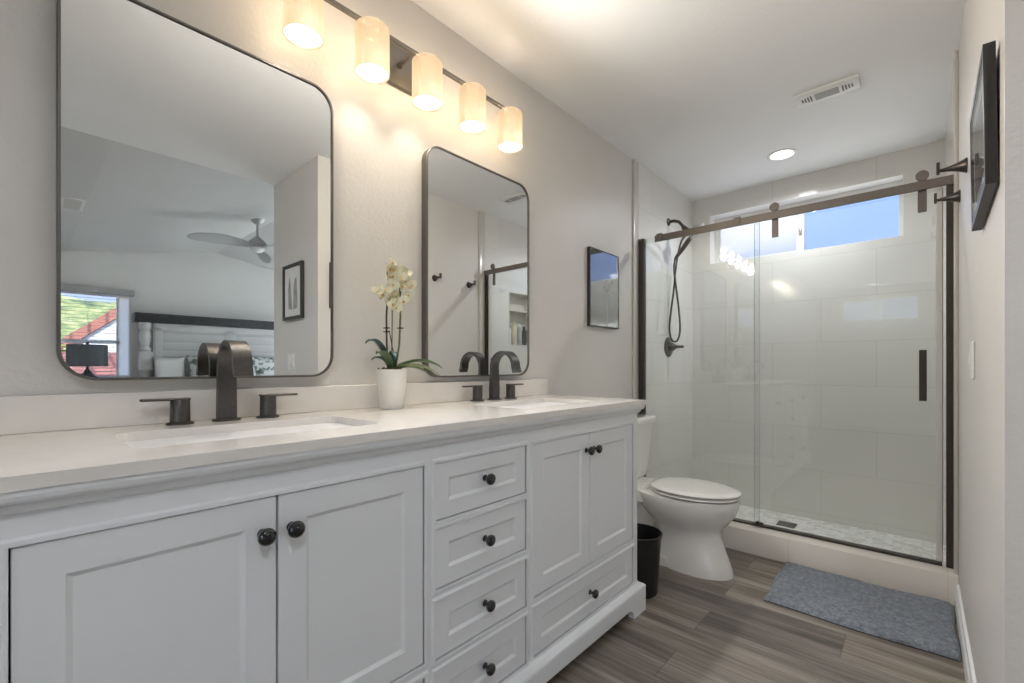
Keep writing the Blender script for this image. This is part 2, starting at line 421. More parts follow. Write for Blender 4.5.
# ------------------------------------------------------------------ mesh helpers
class MB:
    def __init__(self):
        self.bm = bmesh.new()
    def face(self, pts):
        try:
            return self.bm.faces.new([self.bm.verts.new(p) for p in pts])
        except ValueError:
            return None
    def box(self, a, b, bev=0.0, seg=2):
        x0, y0, z0 = a; x1, y1, z1 = b
        r = bmesh.ops.create_cube(self.bm, size=1.0)
        for v in r['verts']:
            v.co = Vector(((x0 + x1) / 2 + v.co.x * (x1 - x0), (y0 + y1) / 2 + v.co.y * (y1 - y0), (z0 + z1) / 2 + v.co.z * (z1 - z0)))
        if bev > 0:
            es = list({e_ for v in r['verts'] for e_ in v.link_edges})
            bmesh.ops.bevel(self.bm, geom=es, offset=bev, segments=seg, affect='EDGES', profile=0.5)
        return self
    def loft(self, loops, close=True, cap0=True, cap1=True):
        vs = [[self.bm.verts.new(p) for p in lp] for lp in loops]
        k = len(vs[0])
        for a, b in zip(vs[:-1], vs[1:]):
            for i in range(k if close else k - 1):
                j = (i + 1) % k
                try: self.bm.faces.new((a[i], a[j], b[j], b[i]))
                except ValueError: pass
        if cap0: self.bm.faces.new(list(reversed(vs[0])))
        if cap1: self.bm.faces.new(vs[-1])
        return self
    def lathe(self, prof, center=(0, 0, 0), axis='z', n=32, cap0=True, cap1=True):
        cx, cy, cz = center
        loops = []
        for r, h in prof:
            lp = []
            for i in range(n):
                t = 2 * PI * i / n
                c, s = r * math.cos(t), r * math.sin(t)
                if axis == 'z': lp.append((cx + c, cy + s, cz + h))
                elif axis == 'x': lp.append((cx + h, cy + c, cz + s))
                else: lp.append((cx + s, cy + h, cz + c))
            loops.append(lp)
        return self.loft(loops, True, cap0, cap1)
    def tube(self, pts, rad, n=12, cap=True):
        pts = [Vector(p) for p in pts]
        rads = rad if isinstance(rad, (list, tuple)) else [rad] * len(pts)
        loops = []
        up = None
        for i, p in enumerate(pts):
            t = (pts[min(i + 1, len(pts) - 1)] - pts[max(i - 1, 0)]).normalized()
            if up is None:
                up = Vector((0, 0, 1)) if abs(t.z) < 0.9 else Vector((1, 0, 0))
            s = t.cross(up).normalized(); up = s.cross(t).normalized()
            loops.append([p + (s * math.cos(2 * PI * k / n) + up * math.sin(2 * PI * k / n)) * rads[i] for k in range(n)])
        return self.loft(loops, True, cap, cap)
    def prism(self, poly, axis, a, b):
        """polygon in the two other axes (in xyz order) extruded along axis from a to b"""
        def mk(p, h):
            u, v = p
            return {'x': (h, u, v), 'y': (u, h, v), 'z': (u, v, h)}[axis]
        return self.loft([[mk(p, a) for p in poly], [mk(p, b) for p in poly]])
    def ring(self, outer, inner, axis, a, b):
        """closed frame between two loops of equal length"""
        def mk(p, h):
            u, v = p
            return {'x': (h, u, v), 'y': (u, h, v), 'z': (u, v, h)}[axis]
        L = [[mk(p, a) for p in inner], [mk(p, a) for p in outer], [mk(p, b) for p in outer], [mk(p, b) for p in inner], [mk(p, a) for p in inner]]
        return self.loft(L, True, False, False)
    def sweep(self, rect, prof):
        """profile (out, z) carried round three sides of a cabinet: left end, front, right end"""
        xb, xf, yl, yr = rect
        loops = []
        for o, z in prof:
            loops.append([(xb, yl - o, z), (xf + o, yl - o, z), (xf + o, yr + o, z), (xb, yr + o, z)])
        return self.loft(loops, True, True, True)
    def build(self, name, mat, parent=None, smooth=35, loc=None):
        bm = self.bm
        bmesh.ops.recalc_face_normals(bm, faces=bm.faces[:])
        org = Vector((0, 0, 0))
        if parent is not None:
            q = parent
            while q is not None:
                org += q.location
                q = q.parent
        elif loc is not None:
            org = Vector(loc)
        if loc is not None and parent is not None:
            org = Vector(loc)
        for v in bm.verts: v.co -= org
        me = bpy.data.meshes.new(name)
        bm.to_mesh(me); bm.free()
        if smooth:
            for p in me.polygons: p.use_smooth = True
            me.set_sharp_from_angle(angle=math.radians(smooth))
        me.materials.append(mat)
        o = bpy.data.objects.new(name, me)
        COL.objects.link(o)
        if parent is not None:
            o.parent = parent
            if loc is not None:
                base = Vector((0, 0, 0)); q = parent
                while q is not None:
                    base += q.location; q = q.parent
                o.location = org - base
        else:
            o.location = org
        return o

def rr(u0, v0, u1, v1, r, n=8):
    pts = []
    for cu, cv, a0 in ((u1 - r, v1 - r, 0), (u0 + r, v1 - r, 90), (u0 + r, v0 + r, 180), (u1 - r, v0 + r, 270)):
        for k in range(n + 1):
            a = math.radians(a0 + 90 * k / n)
            pts.append((cu + r * math.cos(a), cv + r * math.sin(a)))
    return pts

def rect(u0, v0, u1, v1):
    return [(u0, v0), (u1, v0), (u1, v1), (u0, v1)]

def thing(name, label, cat, loc, group=None):
    o = bpy.data.objects.new(name, None)
    o.empty_display_size = 0.1
    COL.objects.link(o)
    o.location = loc
    o['label'] = label; o['category'] = cat
    if group: o['group'] = group
    return o

def tag(o, label, cat, group=None, kind=None):
    o['label'] = label; o['category'] = cat
    if group: o['group'] = group
    if kind: o['kind'] = kind
    return o

def struct(o):
    o['kind'] = 'structure'
    return o

def copy_tree(o, parent=None):
    c = o.copy(); COL.objects.link(c)
    if parent is not None: c.parent = parent
    for ch in list(o.children): copy_tree(ch, c)
    return c

# ================================================================== SETTING
# floor (bathroom + bedroom run through), stops at the shower curb
m = MB(); m.box((-0.12, YR - 0.1, -0.1), (W + 0.12, 2.76, 0)); m.box((W + 0.12, YR - 0.1, -0.1), (XE, 4.32, 0))
struct(m.build('floor', M['floor'], smooth=0))
m = MB(); m.box((XE, YR - 0.1, -0.1), (XF + 0.12, 4.32, 0)); struct(m.build('floor_bedroom', M['carpet'], smooth=0))
m = MB(); m.box((-0.02, 2.76, -0.16), (W + 0.02, YB + 0.02, -0.045)); struct(m.build('floor_shower', M['mosaic'], smooth=0))

# ceiling
m = MB(); m.box((-0.12, YR - 0.1, H), (XE - 0.031, YB + 0.25, H + 0.12)); m.box((XE - 0.031, YR - 0.1, H), (XE, YB + 0.25, H + 0.0095)); struct(m.build('ceiling', M['ceiling'], smooth=0))
# bedroom ceiling: flat, a low vault, flat again
prof = [(YR - 0.1, H), (0.40, H), (1.95, 2.70), (3.5, H), (4.32, H)]
poly = prof + [(y, z + 0.12) for y, z in reversed(prof)]
m = MB(); m.prism(poly, 'x', XE, XF + 0.12); struct(m.build('ceiling_bedroom', M['bedwall'], smooth=0))
m = MB(); m.prism([(0.40, H + 0.125), (0.40, H + 0.01), (3.5, H + 0.01), (3.5, H + 0.125), (1.95, 2.82)], 'x', XE - 0.03, XE - 0.0005); struct(m.build('wall_gable', M['bedwall'], smooth=0))

# walls
m = MB(); m.box((-0.12, YR - 0.1, -0.1), (0, YB + 0.25, H)); struct(m.build('wall_left', M['wall'], smooth=0))
NY0, NY1, NZ0, NZ1 = 3.17, 3.52, 1.25, 1.77
m = MB()
m.box((W, YE, -0.16), (W + 0.12, NY0, H)); m.box((W, NY1, -0.16), (W + 0.12, YB + 0.25, H))
m.box((W, NY0, -0.16), (W + 0.12, NY1, NZ0)); m.box((W, NY0, NZ1), (W + 0.12, NY1, H)); m.box((W + 0.10, NY0, NZ0), (W + 0.12, NY1, NZ1))
struct(m.build('wall_right', M['wall'], smooth=0))
m = MB(); m.box((W + 0.12, YE, 0), (XE, YE + 0.12, H)); struct(m.build('wall_hall', M['wall'], smooth=0))
m = MB(); m.box((XE - 0.12, YE + 0.12, 0), (XE, 4.2, H)); struct(m.build('wall_bedroom_side', M['bedwall'], smooth=0))

def wall_with_hole(name, mat, axis, a, b, u0, u1, v0, v1, holes, cut_axis_is_x):
    """wall between planes a..b along axis, spanning u (other horizontal) and v (z), rectangular holes sorted along u"""
    m = MB()
    def bx(ua, ub, va, vb):
        if ub - ua < 1e-5 or vb - va < 1e-5: return
        if axis == 'y': m.box((ua, a, va), (ub, b, vb))
        else: m.box((a, ua, va), (b, ub, vb))
    cur = u0
    for (ha, hb, hc, hd) in holes:
        bx(cur, ha, v0, v1); bx(ha, hb, v0, hc); bx(ha, hb, hd, v1); cur = hb
    bx(cur, u1, v0, v1)
    return struct(m.build(name, mat, smooth=0))

WX0, WX1, WZ0, WZ1 = 0.155, 1.355, 1.888, 2.283   # shower window opening
wall_with_hole('wall_back', M['tile_b'], 'y', YB, YB + 0.25, 0.0, W, -0.16, H, [(WX0, WX1, WZ0, WZ1)], True)
m = MB()   # pale reveal lining of the shower window
m.box((WX0, YB + 0.001, WZ0 + 0.001), (WX0 + 0.004, YB + 0.114, WZ1)); m.box((WX1 - 0.004, YB + 0.001, WZ0 + 0.001), (WX1, YB + 0.114, WZ1)); m.box((WX0 + 0.004, YB + 0.001, WZ1 - 0.004), (WX1 - 0.004, YB + 0.114, WZ1))
struct(m.build('trim_4', M['trim'], smooth=0))
wall_with_hole('wall_rear', M['wall'], 'y', YR - 0.12, YR, 0.0, XF, 0.0, H, [(0.38, 1.43, 1.85, 2.25), (3.1, 5.5, 0.0, 2.1)], True)
BY0, BY1, BZ0, BZ1 = 0.02, 0.99, 0.90, 1.965
wall_with_hole('wall_far', M['bedwall'], 'x', XF, XF + 0.12, YR, 4.2, 0.0, 2.72, [(BY0, BY1, BZ0, BZ1)], False)

wall_with_hole('wall_bedroom_end', M['bedwall'], 'y', 4.2, 4.32, XE - 0.12, XF + 0.12, 0.0, H, [(3.0, 5.6, 0.3, 2.2)], True)
# shower tile on the two side walls, with the bullnose strips
m = MB(); m.box((0, 2.85, -0.05), (0.012, YB, H)); struct(m.build('wall_shower_left', M['tile_l'], smooth=0))
m = MB()
x0, x1 = W - 0.012, W
m.box((x0, 2.85, -0.05), (x1, NY0, H)); m.box((x0, NY1, -0.05), (x1, YB, H)); m.box((x0, NY0, -0.05), (x1, NY1, NZ0)); m.box((x0, NY0, NZ1), (x1, NY1, H))
struct(m.build('wall_shower_right', M['tile_l'], smooth=0))
m = MB(); m.box((0, 2.782, 0), (0.014, 2.85, H), 0.004); struct(m.build('trim_1', M['tile_edge']))
m = MB(); m.box((W - 0.014, 2.782, 0), (W, 2.85, H), 0.004); struct(m.build('trim_2', M['tile_edge']))
# niche lining and its shelf
m = MB()
m.ring(rect(NY0, NZ0, NY1, NZ1), rect(NY0 + 0.01, NZ0 + 0.01, NY1 - 0.01, NZ1 - 0.01), 'x', W - 0.014, W + 0.099)
m.box((W + 0.09, NY0 + 0.01, NZ0 + 0.01), (W + 0.099, NY1 - 0.01, NZ1 - 0.01))
m.box((W - 0.012, NY0 + 0.01, 1.585), (W + 0.09, NY1 - 0.01, 1.60))
struct(m.build('trim_5', M['tile_edge'], smooth=0))
# curb
m = MB(); m.box((0.0, 2.753, -0.15), (W, 2.93, 0.13), 0.004); struct(m.build('trim_3', M['curb']))
# baseboards
def baseboard(name, x0, x1, y0, y1, inner):
    m = MB()
    pr_ = [(0, 0), (0.014, 0), (0.014, 0.07), (0.010, 0.078), (0.008, 0.095), (0, 0.10)]
    if inner == 'r': m.prism([(x1 - u, v) for u, v in pr_], 'y', y0, y1)
    else: m.prism([(x0 + u, v) for u, v in pr_], 'y', y0, y1)
    return struct(m.build(name, M['trim'], smooth=0))
baseboard('baseboard_right', 0, W, YE, 2.752, 'r')
baseboard('baseboard_left', 0, 0, 1.83, 2.752, 'l')

# ---- shower window (window_1): vinyl slider, left sash screened, right sash clear
wy = YB + 0.115
def slider_window(name, wy, x0, x1, z0, z1, paneL, paneR, top=0.0):
    m = MB()
    m.ring(rect(x0, z0, x1, z1), rect(x0 + 0.022, z0 + 0.018, x1 - 0.022, z1 - 0.03 - top), 'y', wy, wy + 0.07)
    xm = (x0 + x1) / 2 + 0.02
    m.box((xm - 0.02, wy - 0.006, z0 + 0.01), (xm + 0.02, wy + 0.05, z1 - 0.02))
    f = struct(m.build(name, M['vinyl'], smooth=0))
    m = MB(); m.ring(rect(x0 + 0.022, z0 + 0.018, xm - 0.018, z1 - 0.03 - top), rect(x0 + 0.040, z0 + 0.030, xm - 0.03, z1 - 0.048 - top), 'y', wy + 0.008, wy + 0.03)
    m.build('sash', M['vinyl'], f, smooth=0)
    m = MB(); m.box((x0 + 0.038, wy + 0.016, z0 + 0.028), (xm - 0.028, wy + 0.020, z1 - 0.046 - top)); m.build('window_glass', paneL, f, smooth=0)
    m = MB(); m.box((xm + 0.018, wy + 0.036, z0 + 0.016), (x1 - 0.020, wy + 0.040, z1 - 0.028 - top)); m.build('window_glass', paneR, f, smooth=0)
    return f, xm
w1, xm = slider_window('window_1', wy, WX0 + 0.004, WX1 - 0.004, WZ0 + 0.004, WZ1 - 0.004, M['screen'], M['pane'], 0.02)
m = MB(); m.box((xm - 0.012, wy - 0.018, 2.03), (xm + 0.006, wy - 0.006, 2.10), 0.003); m.build('latch', M['nickel'], w1)
slider_window('window_3', YR - 0.10, 0.38, 1.43, 1.85, 2.25, M['pane'], M['pane'])
slider_window('added_window_4', 4.22, 3.0, 5.6, 0.3, 2.2, M['pane'], M['pane'])  # unseen window, made up to go with the bedroom fill lamp
# made-up bedroom sliding door behind the camera, added for the fill lamp
m = MB(); m.ring(rect(3.1, 0.0, 5.5, 2.1), rect(3.16, 0.05, 5.44, 2.04), 'y', YR - 0.09, YR - 0.02); m.box((4.26, YR - 0.09, 0.03), (4.34, YR - 0.03, 2.06))
d1 = struct(m.build('added_door_1', M['vinyl'], smooth=0))
m = MB(); m.box((3.15, YR - 0.06, 0.04), (5.45, YR - 0.055, 2.05)); m.build('door_glass', M['pane'], d1, smooth=0)

# ---- bedroom window (window_2) with an added milky strip on its right
m = MB()
m.ring(rect(BY0, BZ0, BY1, BZ1), rect(BY0 + 0.03, BZ0 + 0.03, BY1 - 0.012, BZ1 - 0.03), 'x', XF + 0.02, XF + 0.09)
m.box((XF + 0.03, BY1 - 0.135, BZ0 + 0.02), (XF + 0.08, BY1 - 0.115, BZ1 - 0.02))
m.box((XF + 0.03, BY0 + 0.03, 1.335), (XF + 0.08, BY1 - 0.10, 1.375))
w2 = struct(m.build('window_2', M['vinyl'], smooth=0))
m = MB(); m.box((XF + 0.05, BY0 + 0.02, BZ0 + 0.02), (XF + 0.055, BY1 - 0.125, BZ1 - 0.02)); m.build('window_glass', M['pane'], w2, smooth=0)
m = MB(); m.box((XF + 0.05, BY1 - 0.124, BZ0 + 0.02), (XF + 0.055, BY1 - 0.008, BZ1 - 0.02)); m.build('added_milky_strip', M['milky'], w2, smooth=0)  # made-up milky pane; its brightness stands for the lit white frame

# ================================================================== VANITY
VY0, VY1 = -0.05, 1.797
VX = 0.53
van = thing('double_vanity', 'long white double vanity cabinet with black knobs under the two mirrors', 'cabinet', (0.28, 0.882, 0))
# carcass
m = MB()
m.box((0.003, VY0, 0.10), (0.511, VY0 + 0.02, 0.872)); m.box((0.003, VY1 - 0.02, 0.10), (0.511, VY1, 0.872))
m.box((0.003, VY0 + 0.02, 0.10), (0.511, VY1 - 0.02, 0.118)); m.box((0.003, VY0 + 0.02, 0.118), (0.015, VY1 - 0.02, 0.872))
m.box((0.015, 0.675, 0.118), (0.49, 0.695, 0.76)); m.box((0.015, 1.069, 0.118), (0.49, 1.089, 0.76))
m.build('carcass', M['cab'], van, smooth=0)
# face frame: stiles and rails round the openings
DL = (-0.008, 0.672); DM = (0.706, 1.058); DR = (1.092, 1.755)
m = MB()
for a, b in ((VY0, DL[0]), (DL[1], DM[0]), (DM[1], DR[0]), (DR[1], VY1)):
    m.box((0.511, a, 0.10), (VX, b, 0.803))
m.box((0.511, VY0, 0.803), (VX, VY1, 0.872))
for D in (DL, DR):
    m.box((0.511, D[0], 0.283), (VX, D[1], 0.315)); m.box((0.511, D[0], 0.10), (VX, D[1], 0.128))
MIDZ = [(0.655, 0.803), (0.482, 0.637), (0.304, 0.452), (0.128, 0.276)]
for (za, _), (_, zb) in zip(MIDZ[:-1], MIDZ[1:]):
    m.box((0.511, DM[0], zb), (VX, DM[1], za))
m.box((0.511, DM[0], 0.10), (VX, DM[1], 0.128))
m.build('face_frame', M['cab'], van, smooth=0)
# raised bead round every opening
m = MB()
def bead(y0, y1, z0, z1):
    o1 = rect(y0 - 0.011, z0 - 0.011, y1 + 0.011, z1 + 0.011); i1 = rect(y0, z0, y1, z1)
    o2 = rect(y0 - 0.007, z0 - 0.007, y1 + 0.007, z1 + 0.007)
    mk = lambda P, h: [(h, u, v) for u, v in P]
    m.loft([mk(i1, VX - 0.002), mk(o1, VX - 0.002), mk(o1, VX + 0.001), mk(o2, VX + 0.005), mk(i1, VX + 0.005), mk(i1, VX - 0.002)], True, False, False)
for D in (DL, DR):
    bead(D[0], D[1], 0.315, 0.803); bead(D[0], D[1], 0.128, 0.283)
for za, zb in MIDZ: bead(DM[0], DM[1], za, zb)
m.build('bead_moulding', M['cab'], van, smooth=0)

def shaker(y0, y1, z0, z1, rail, name):
    g = 0.0022
    y0 += g; y1 -= g; z0 += g; z1 -= g
    m = MB()
    mk = lambda P, h: [(h, u, v) for u, v in P]
    O = rect(y0, z0, y1, z1); I = rect(y0 + rail, z0 + rail, y1 - rail, z1 - rail)
    I2 = rect(y0 + rail + 0.008, z0 + rail + 0.008, y1 - rail - 0.008, z1 - rail - 0.008)
    m.loft([mk(O, VX - 0.019), mk(O, VX - 0.001), mk(rect(y0 + 0.001, z0 + 0.001, y1 - 0.001, z1 - 0.001), VX), mk(I, VX), mk(I2, VX - 0.0055)], True, True, True)
    return m.build(name, M['cab'], van, smooth=0)

def knob(parent, y, z):
    m = MB()
    m.lathe([(0.0095, 0), (0.0095, 0.002), (0.0055, 0.005), (0.0052, 0.012), (0.009, 0.016), (0.0150, 0.019), (0.0162, 0.0235), (0.0150, 0.028), (0.0105, 0.0315), (0.004, 0.0332), (0.0005, 0.0335)], (VX, y, z), 'x', 24)
    return m.build('knob', M['black'], parent, smooth=60)

ymL = (DL[0] + DL[1]) / 2; ymR = (DR[0] + DR[1]) / 2
d = shaker(DL[0], ymL, 0.315, 0.803, 0.052, 'door'); knob(d, ymL - 0.026, 0.735)
d = shaker(ymL, DL[1], 0.315, 0.803, 0.052, 'door'); knob(d, ymL + 0.026, 0.735)
d = shaker(DR[0], ymR, 0.315, 0.803, 0.052, 'door'); knob(d, ymR - 0.026, 0.740)
d = shaker(ymR, DR[1], 0.315, 0.803, 0.052, 'door'); knob(d, ymR + 0.026, 0.740)
for za, zb in MIDZ:
    d = shaker(DM[0], DM[1], za, zb, 0.042, 'drawer'); knob(d, (DM[0] + DM[1]) / 2, (za + zb) / 2 + 0.004)
for D in (DL, DR):
    d = shaker(D[0], D[1], 0.128, 0.283, 0.042, 'drawer'); knob(d, (D[0] + D[1]) / 2, 0.212)
# crown moulding under the top
m = MB()
m.sweep((0.003, VX, VY0, VY1), [(0.0, 0.846), (0.008, 0.849), (0.011, 0.854), (0.013, 0.860), (0.020, 0.864), (0.0225, 0.868), (0.0245, 0.874), (0.0245, 0.882), (-0.01, 0.882)])
m.build('crown_moulding', M['cab'], van, smooth=0)
# plinth moulding with bracket feet
def arc_cut(y0, y1, zt, r):
    return [(y0, 0.0), (y0 + 0.103, 0.0)] + [(y0 + 0.103 + r - r * math.cos(t), r * math.sin(t)) for t in [PI / 2 * k / 8 for k in range(1, 9)]] + \
           [(y1 - 0.103 - r + r * math.cos(t), r * math.sin(t)) for t in [PI / 2 * (8 - k) / 8 for k in range(0, 8)]] + [(y1 - 0.103, 0.0), (y1, 0.0), (y1, zt), (y0, zt)]
m = MB()
PY0, PY1, PX = VY0 - 0.024, VY1 + 0.024, 0.558
m.prism(arc_cut(PY0, PY1, 0.10, 0.046), 'x', VX + 0.001, PX)
sidepoly = lambda: [(0.01, 0.0), (0.11, 0.0)] + [(0.11 + 0.046 - 0.046 * math.cos(t), 0.046 * math.sin(t)) for t in [PI / 2 * k / 8 for k in range(1, 9)]] + \
           [(PX - 0.103 - 0.046 + 0.046 * math.cos(t), 0.046 * math.sin(t)) for t in [PI / 2 * (8 - k) / 8 for k in range(0, 8)]] + [(PX - 0.103, 0.0), (VX + 0.001, 0.0), (VX + 0.001, 0.10), (0.01, 0.10)]
m.prism(sidepoly(), 'y', VY1 + 0.001, PY1); m.prism(sidepoly(), 'y', PY0, VY0 - 0.001)
m.sweep((0.003, VX, VY0, VY1), [(0.0, 0.0995), (0.028, 0.0995), (0.026, 0.106), (0.016, 0.113), (0.006, 0.118), (0.0, 0.124)])
m.build('plinth', M['cab'], van, smooth=0)

# ---- countertop with backsplash and two undermount sinks
top = thing('vanity_countertop', 'white quartz countertop with low backsplash and two undermounted sinks', 'countertop', (0.28, 0.882, 0.882))
CY0, CY1, CX = -0.078, 1.826, 0.558
SK = [(0.160, 0.136, 0.428, 0.622), (0.160, 1.144, 0.428, 1.636)]
bm_m = MB(); bm = bm_m.bm
def loopverts(P, z): return [bm.verts.new((u, v, z)) for u, v in P]
outer = rect(0.002, CY0, CX, CY1)
holes = [rr(a, b, c, d_, 0.035, 6) for a, b, c, d_ in SK]
for z in (0.902, 0.8821):
    edges = []
    for P in [outer] + holes:
        vs = loopverts(P, z)
        for i in range(len(vs)): edges.append(bm.edges.new((vs[i], vs[(i + 1) % len(vs)])))
    bmesh.ops.triangle_fill(bm, use_beauty=True, edges=edges)
for P in [outer] + holes:
    for i in range(len(P)):
        a, b = P[i], P[(i + 1) % len(P)]
        bm_m.face([(a[0], a[1], 0.902), (b[0], b[1], 0.902), (b[0], b[1], 0.8821), (a[0], a[1], 0.8821)])
bm_m.build('slab', M['quartz'], top, smooth=0)
m = MB(); m.box((0.002, CY0, 0.9022), (0.022, CY1, 0.983), 0.0015, 1); m.build('backsplash', M['quartz'], top, smooth=0)
for a, b, c, d_ in SK:
    m = MB()
    L = []
    for ins, z, r in ((-0.012, 0.8815, 0.045), (0.0, 0.8815, 0.036), (0.003, 0.86, 0.036), (0.008, 0.80, 0.04), (0.022, 0.762, 0.045), (0.05, 0.75, 0.05), (0.11, 0.746, 0.02)):
        L.append([(u, v, z) for u, v in rr(a + ins, b + ins, c - ins, d_ - ins, r, 6)])
    m.loft(L, True, False, True)
    bs = m.build('sink_basin', M['sinkporc'], top, smooth=50)
    m = MB(); m.lathe([(0.022, 0), (0.022, 0.003), (0.015, 0.004), (0.014, 0.002), (0.001, 0.002)], ((a + c) / 2, (b + d_) / 2, 0.7462), 'z', 20)
    m.build('drain', M['bronze'], bs)

# ---- faucets: wide ribbon spout and two flat lever handles
def faucet(yc, label):
    f = thing('faucet', label, 'faucet', (0.07, yc, 0.9022), 'bronze faucets on the countertop')
    path = [(0.066, 0.905)] + [(0.066, z) for z in (0.95, 1.0, 1.03)]
    R = 0.062; cx, cz = 0.128, 1.044
    path += [(cx - R * math.cos(t), cz + R * math.sin(t)) for t in [PI * k / 20 for k in range(0, 20)]]
    path += [(cx + R, cz), (cx + R + 0.004, 1.033), (cx + R + 0.008, 1.021)]
    m = MB(); loops = []
    hw, ht = 0.0215, 0.0065
    for i, (x, z) in enumerate(path):
        x0, z0 = path[max(i - 1, 0)]; x1, z1 = path[min(i + 1, len(path) - 1)]
        t = Vector((x1 - x0, 0, z1 - z0)).normalized(); nn = Vector((-t.z, 0, t.x))
        lp = []
        th = 0.0115 if i < 2 else (0.009 if i == 2 else ht)
        for su, sv in ((-1, -1), (-1, 1), (1, 1), (1, -1)):
            lp.append(Vector((x, yc + su * hw, z)) + nn * (sv * th))
        loops.append(lp)
    m.loft(loops)
    bmesh.ops.bevel(m.bm, geom=[e_ for e_ in m.bm.edges if e_.is_manifold and e_.calc_face_angle(0) > 1.2], offset=0.0015, segments=2, affect='EDGES')
    m.build('spout', M['gun'], f, smooth=40)
    m = MB(); m.prism(rr(0.066 - 0.022, yc - 0.033, 0.066 + 0.022, yc + 0.033, 0.02, 6), 'z', 0.9022, 0.907); m.build('spout_base', M['gun'], f)
    for s in (-1, 1):
        y = yc + s * 0.102
        m = MB(); m.lathe([(0.029, 0), (0.029, 0.004), (0.021, 0.006), (0.0205, 0.06), (0.0195, 0.0615), (0.001, 0.0615)], (0.068, y, 0.9022), 'z', 28)
        h = m.build('handle', M['gun'], f, smooth=40)
        m = MB(); ya, yb_ = sorted((y - s * 0.0205, y + s * 0.078))
        m.box((0.056, ya, 0.9615), (0.080, yb_, 0.9675), 0.0015, 1); m.build('lever', M['gun'], h)
    return f
faucet(0.375, 'bronze ribbon-spout faucet at the near sink, in front of the bigger-looking mirror')
faucet(1.392, 'bronze ribbon-spout faucet at the far sink, right of the orchid pot')

# ================================================================== MIRRORS
def mirror(y0, z0, y1, z1, label):
    t = thing('wall_mirror', label, 'mirror', (0, (y0 + y1) / 2, z0), 'rounded metal-framed mirrors over the vanity')
    m = MB()
    O = rr(y0, z0, y1, z1, 0.07, 12); I = rr(y0 + 0.006, z0 + 0.006, y1 - 0.006, z1 - 0.006, 0.064, 12)
    mk = lambda P, h: [(h, u, v) for u, v in P]
    O2 = rr(y0 + 0.0015, z0 + 0.0015, y1 - 0.0015, z1 - 0.0015, 0.0685, 12)
    m.loft([mk(I, 0.001), mk(O, 0.001), mk(O, 0.0335), mk(O2, 0.035), mk(I, 0.035), mk(I, 0.001)], True, False, False)
    m.build('frame', M['fixture'], t, smooth=30)
    m = MB(); m.prism(rr(y0 + 0.0064, z0 + 0.0064, y1 - 0.0064, z1 - 0.0064, 0.0636, 12), 'x', 0.002, 0.030)
    m.build('mirror_glass', M['mirror'], t, smooth=0)
mirror(0.0585, 1.013, 0.6855, 1.930, 'rounded dark-framed mirror over the near sink, reflecting the bedroom window and bed')
mirror(1.055, 1.003, 1.666, 1.912, 'rounded dark-framed mirror over the far sink, reflecting the shower niche and hooks')

# ================================================================== VANITY LIGHT
LX, LZ, LC = 0.106, 2.003, 1.003
vl = thing('vanity_light', 'five-lamp bar light with glowing cylinder shades above the mirrors', 'wall lamp', (0.0, LC, 2.15))
m = MB(); m.box((0.001, LC - 0.105, 2.075), (0.018, LC + 0.105, 2.22), 0.002, 1); m.build('backplate', M['fixture'], vl)
for s_ in (-1, 1):
    m = MB(); m.tube([(0.018, LC + s_ * 0.06, 2.15), (0.06, LC + s_ * 0.06, 2.152), (LX - 0.006, LC + s_ * 0.06, 2.158)], 0.007, 10)
    m.lathe([(0.011, 0), (0.011, 0.018), (0.001, 0.018)], (0.018, LC + s_ * 0.06, 2.15), 'x', 16); m.build('arm', M['fixture'], vl)
m = MB(); m.box((LX - 0.008, 0.475, 2.151), (LX + 0.008, 1.523, 2.163), 0.0015, 1); m.build('bar', M['fixture'], vl)
for k in range(5):
    y = LC + (k - 2) * 0.222
    m = MB(); c = (LX, y, LZ)
    m.lathe([(0.055, 0.0), (0.055, 0.144), (0.047, 0.153), (0.012, 0.155), (0.012, 0.152), (0.046, 0.150), (0.0515, 0.143), (0.0515, 0.0), (0.055, 0.0)], c, 'z', 36, False, False)
    sh = m.build('shade', M['opal'], vl, loc=c)
    m = MB(); m.lathe([(0.012, 0.0), (0.012, -0.02), (0.026, -0.045), (0.031, -0.068), (0.026, -0.09), (0.012, -0.102), (0.001, -0.104)], (LX, y, 2.147), 'z', 20)
    m.build('bulb', M['bulb'], sh)
    m = MB(); m.lathe([(0.0514, 0.004), (0.0514, 0.006), (0.001, 0.006)], c, 'z', 32); m.build('diffuser', M['lens'], sh, loc=c)
    lamp('vanity_frontlight', 'SPOT', (LX + 0.02, y, LZ + 0.03), (0, -PI / 2 + 0.17, 0), FRONT_W, NEUT, shadow_soft_size=0.025, spot_size=math.radians(176), spot_blend=1.0)
    lamp('vanity_downlight', 'SPOT', (LX, y, LZ + 0.035), (0, 0, 0), DOWN_W, WARM, shadow_soft_size=0.03, spot_size=math.radians(100), spot_blend=1.0)
    lamp('vanity_bulb_light', 'POINT', (LX + 0.024, y, LZ + 0.085), (0, 0, 0), BULB_W, WARM, shadow_soft_size=0.025)

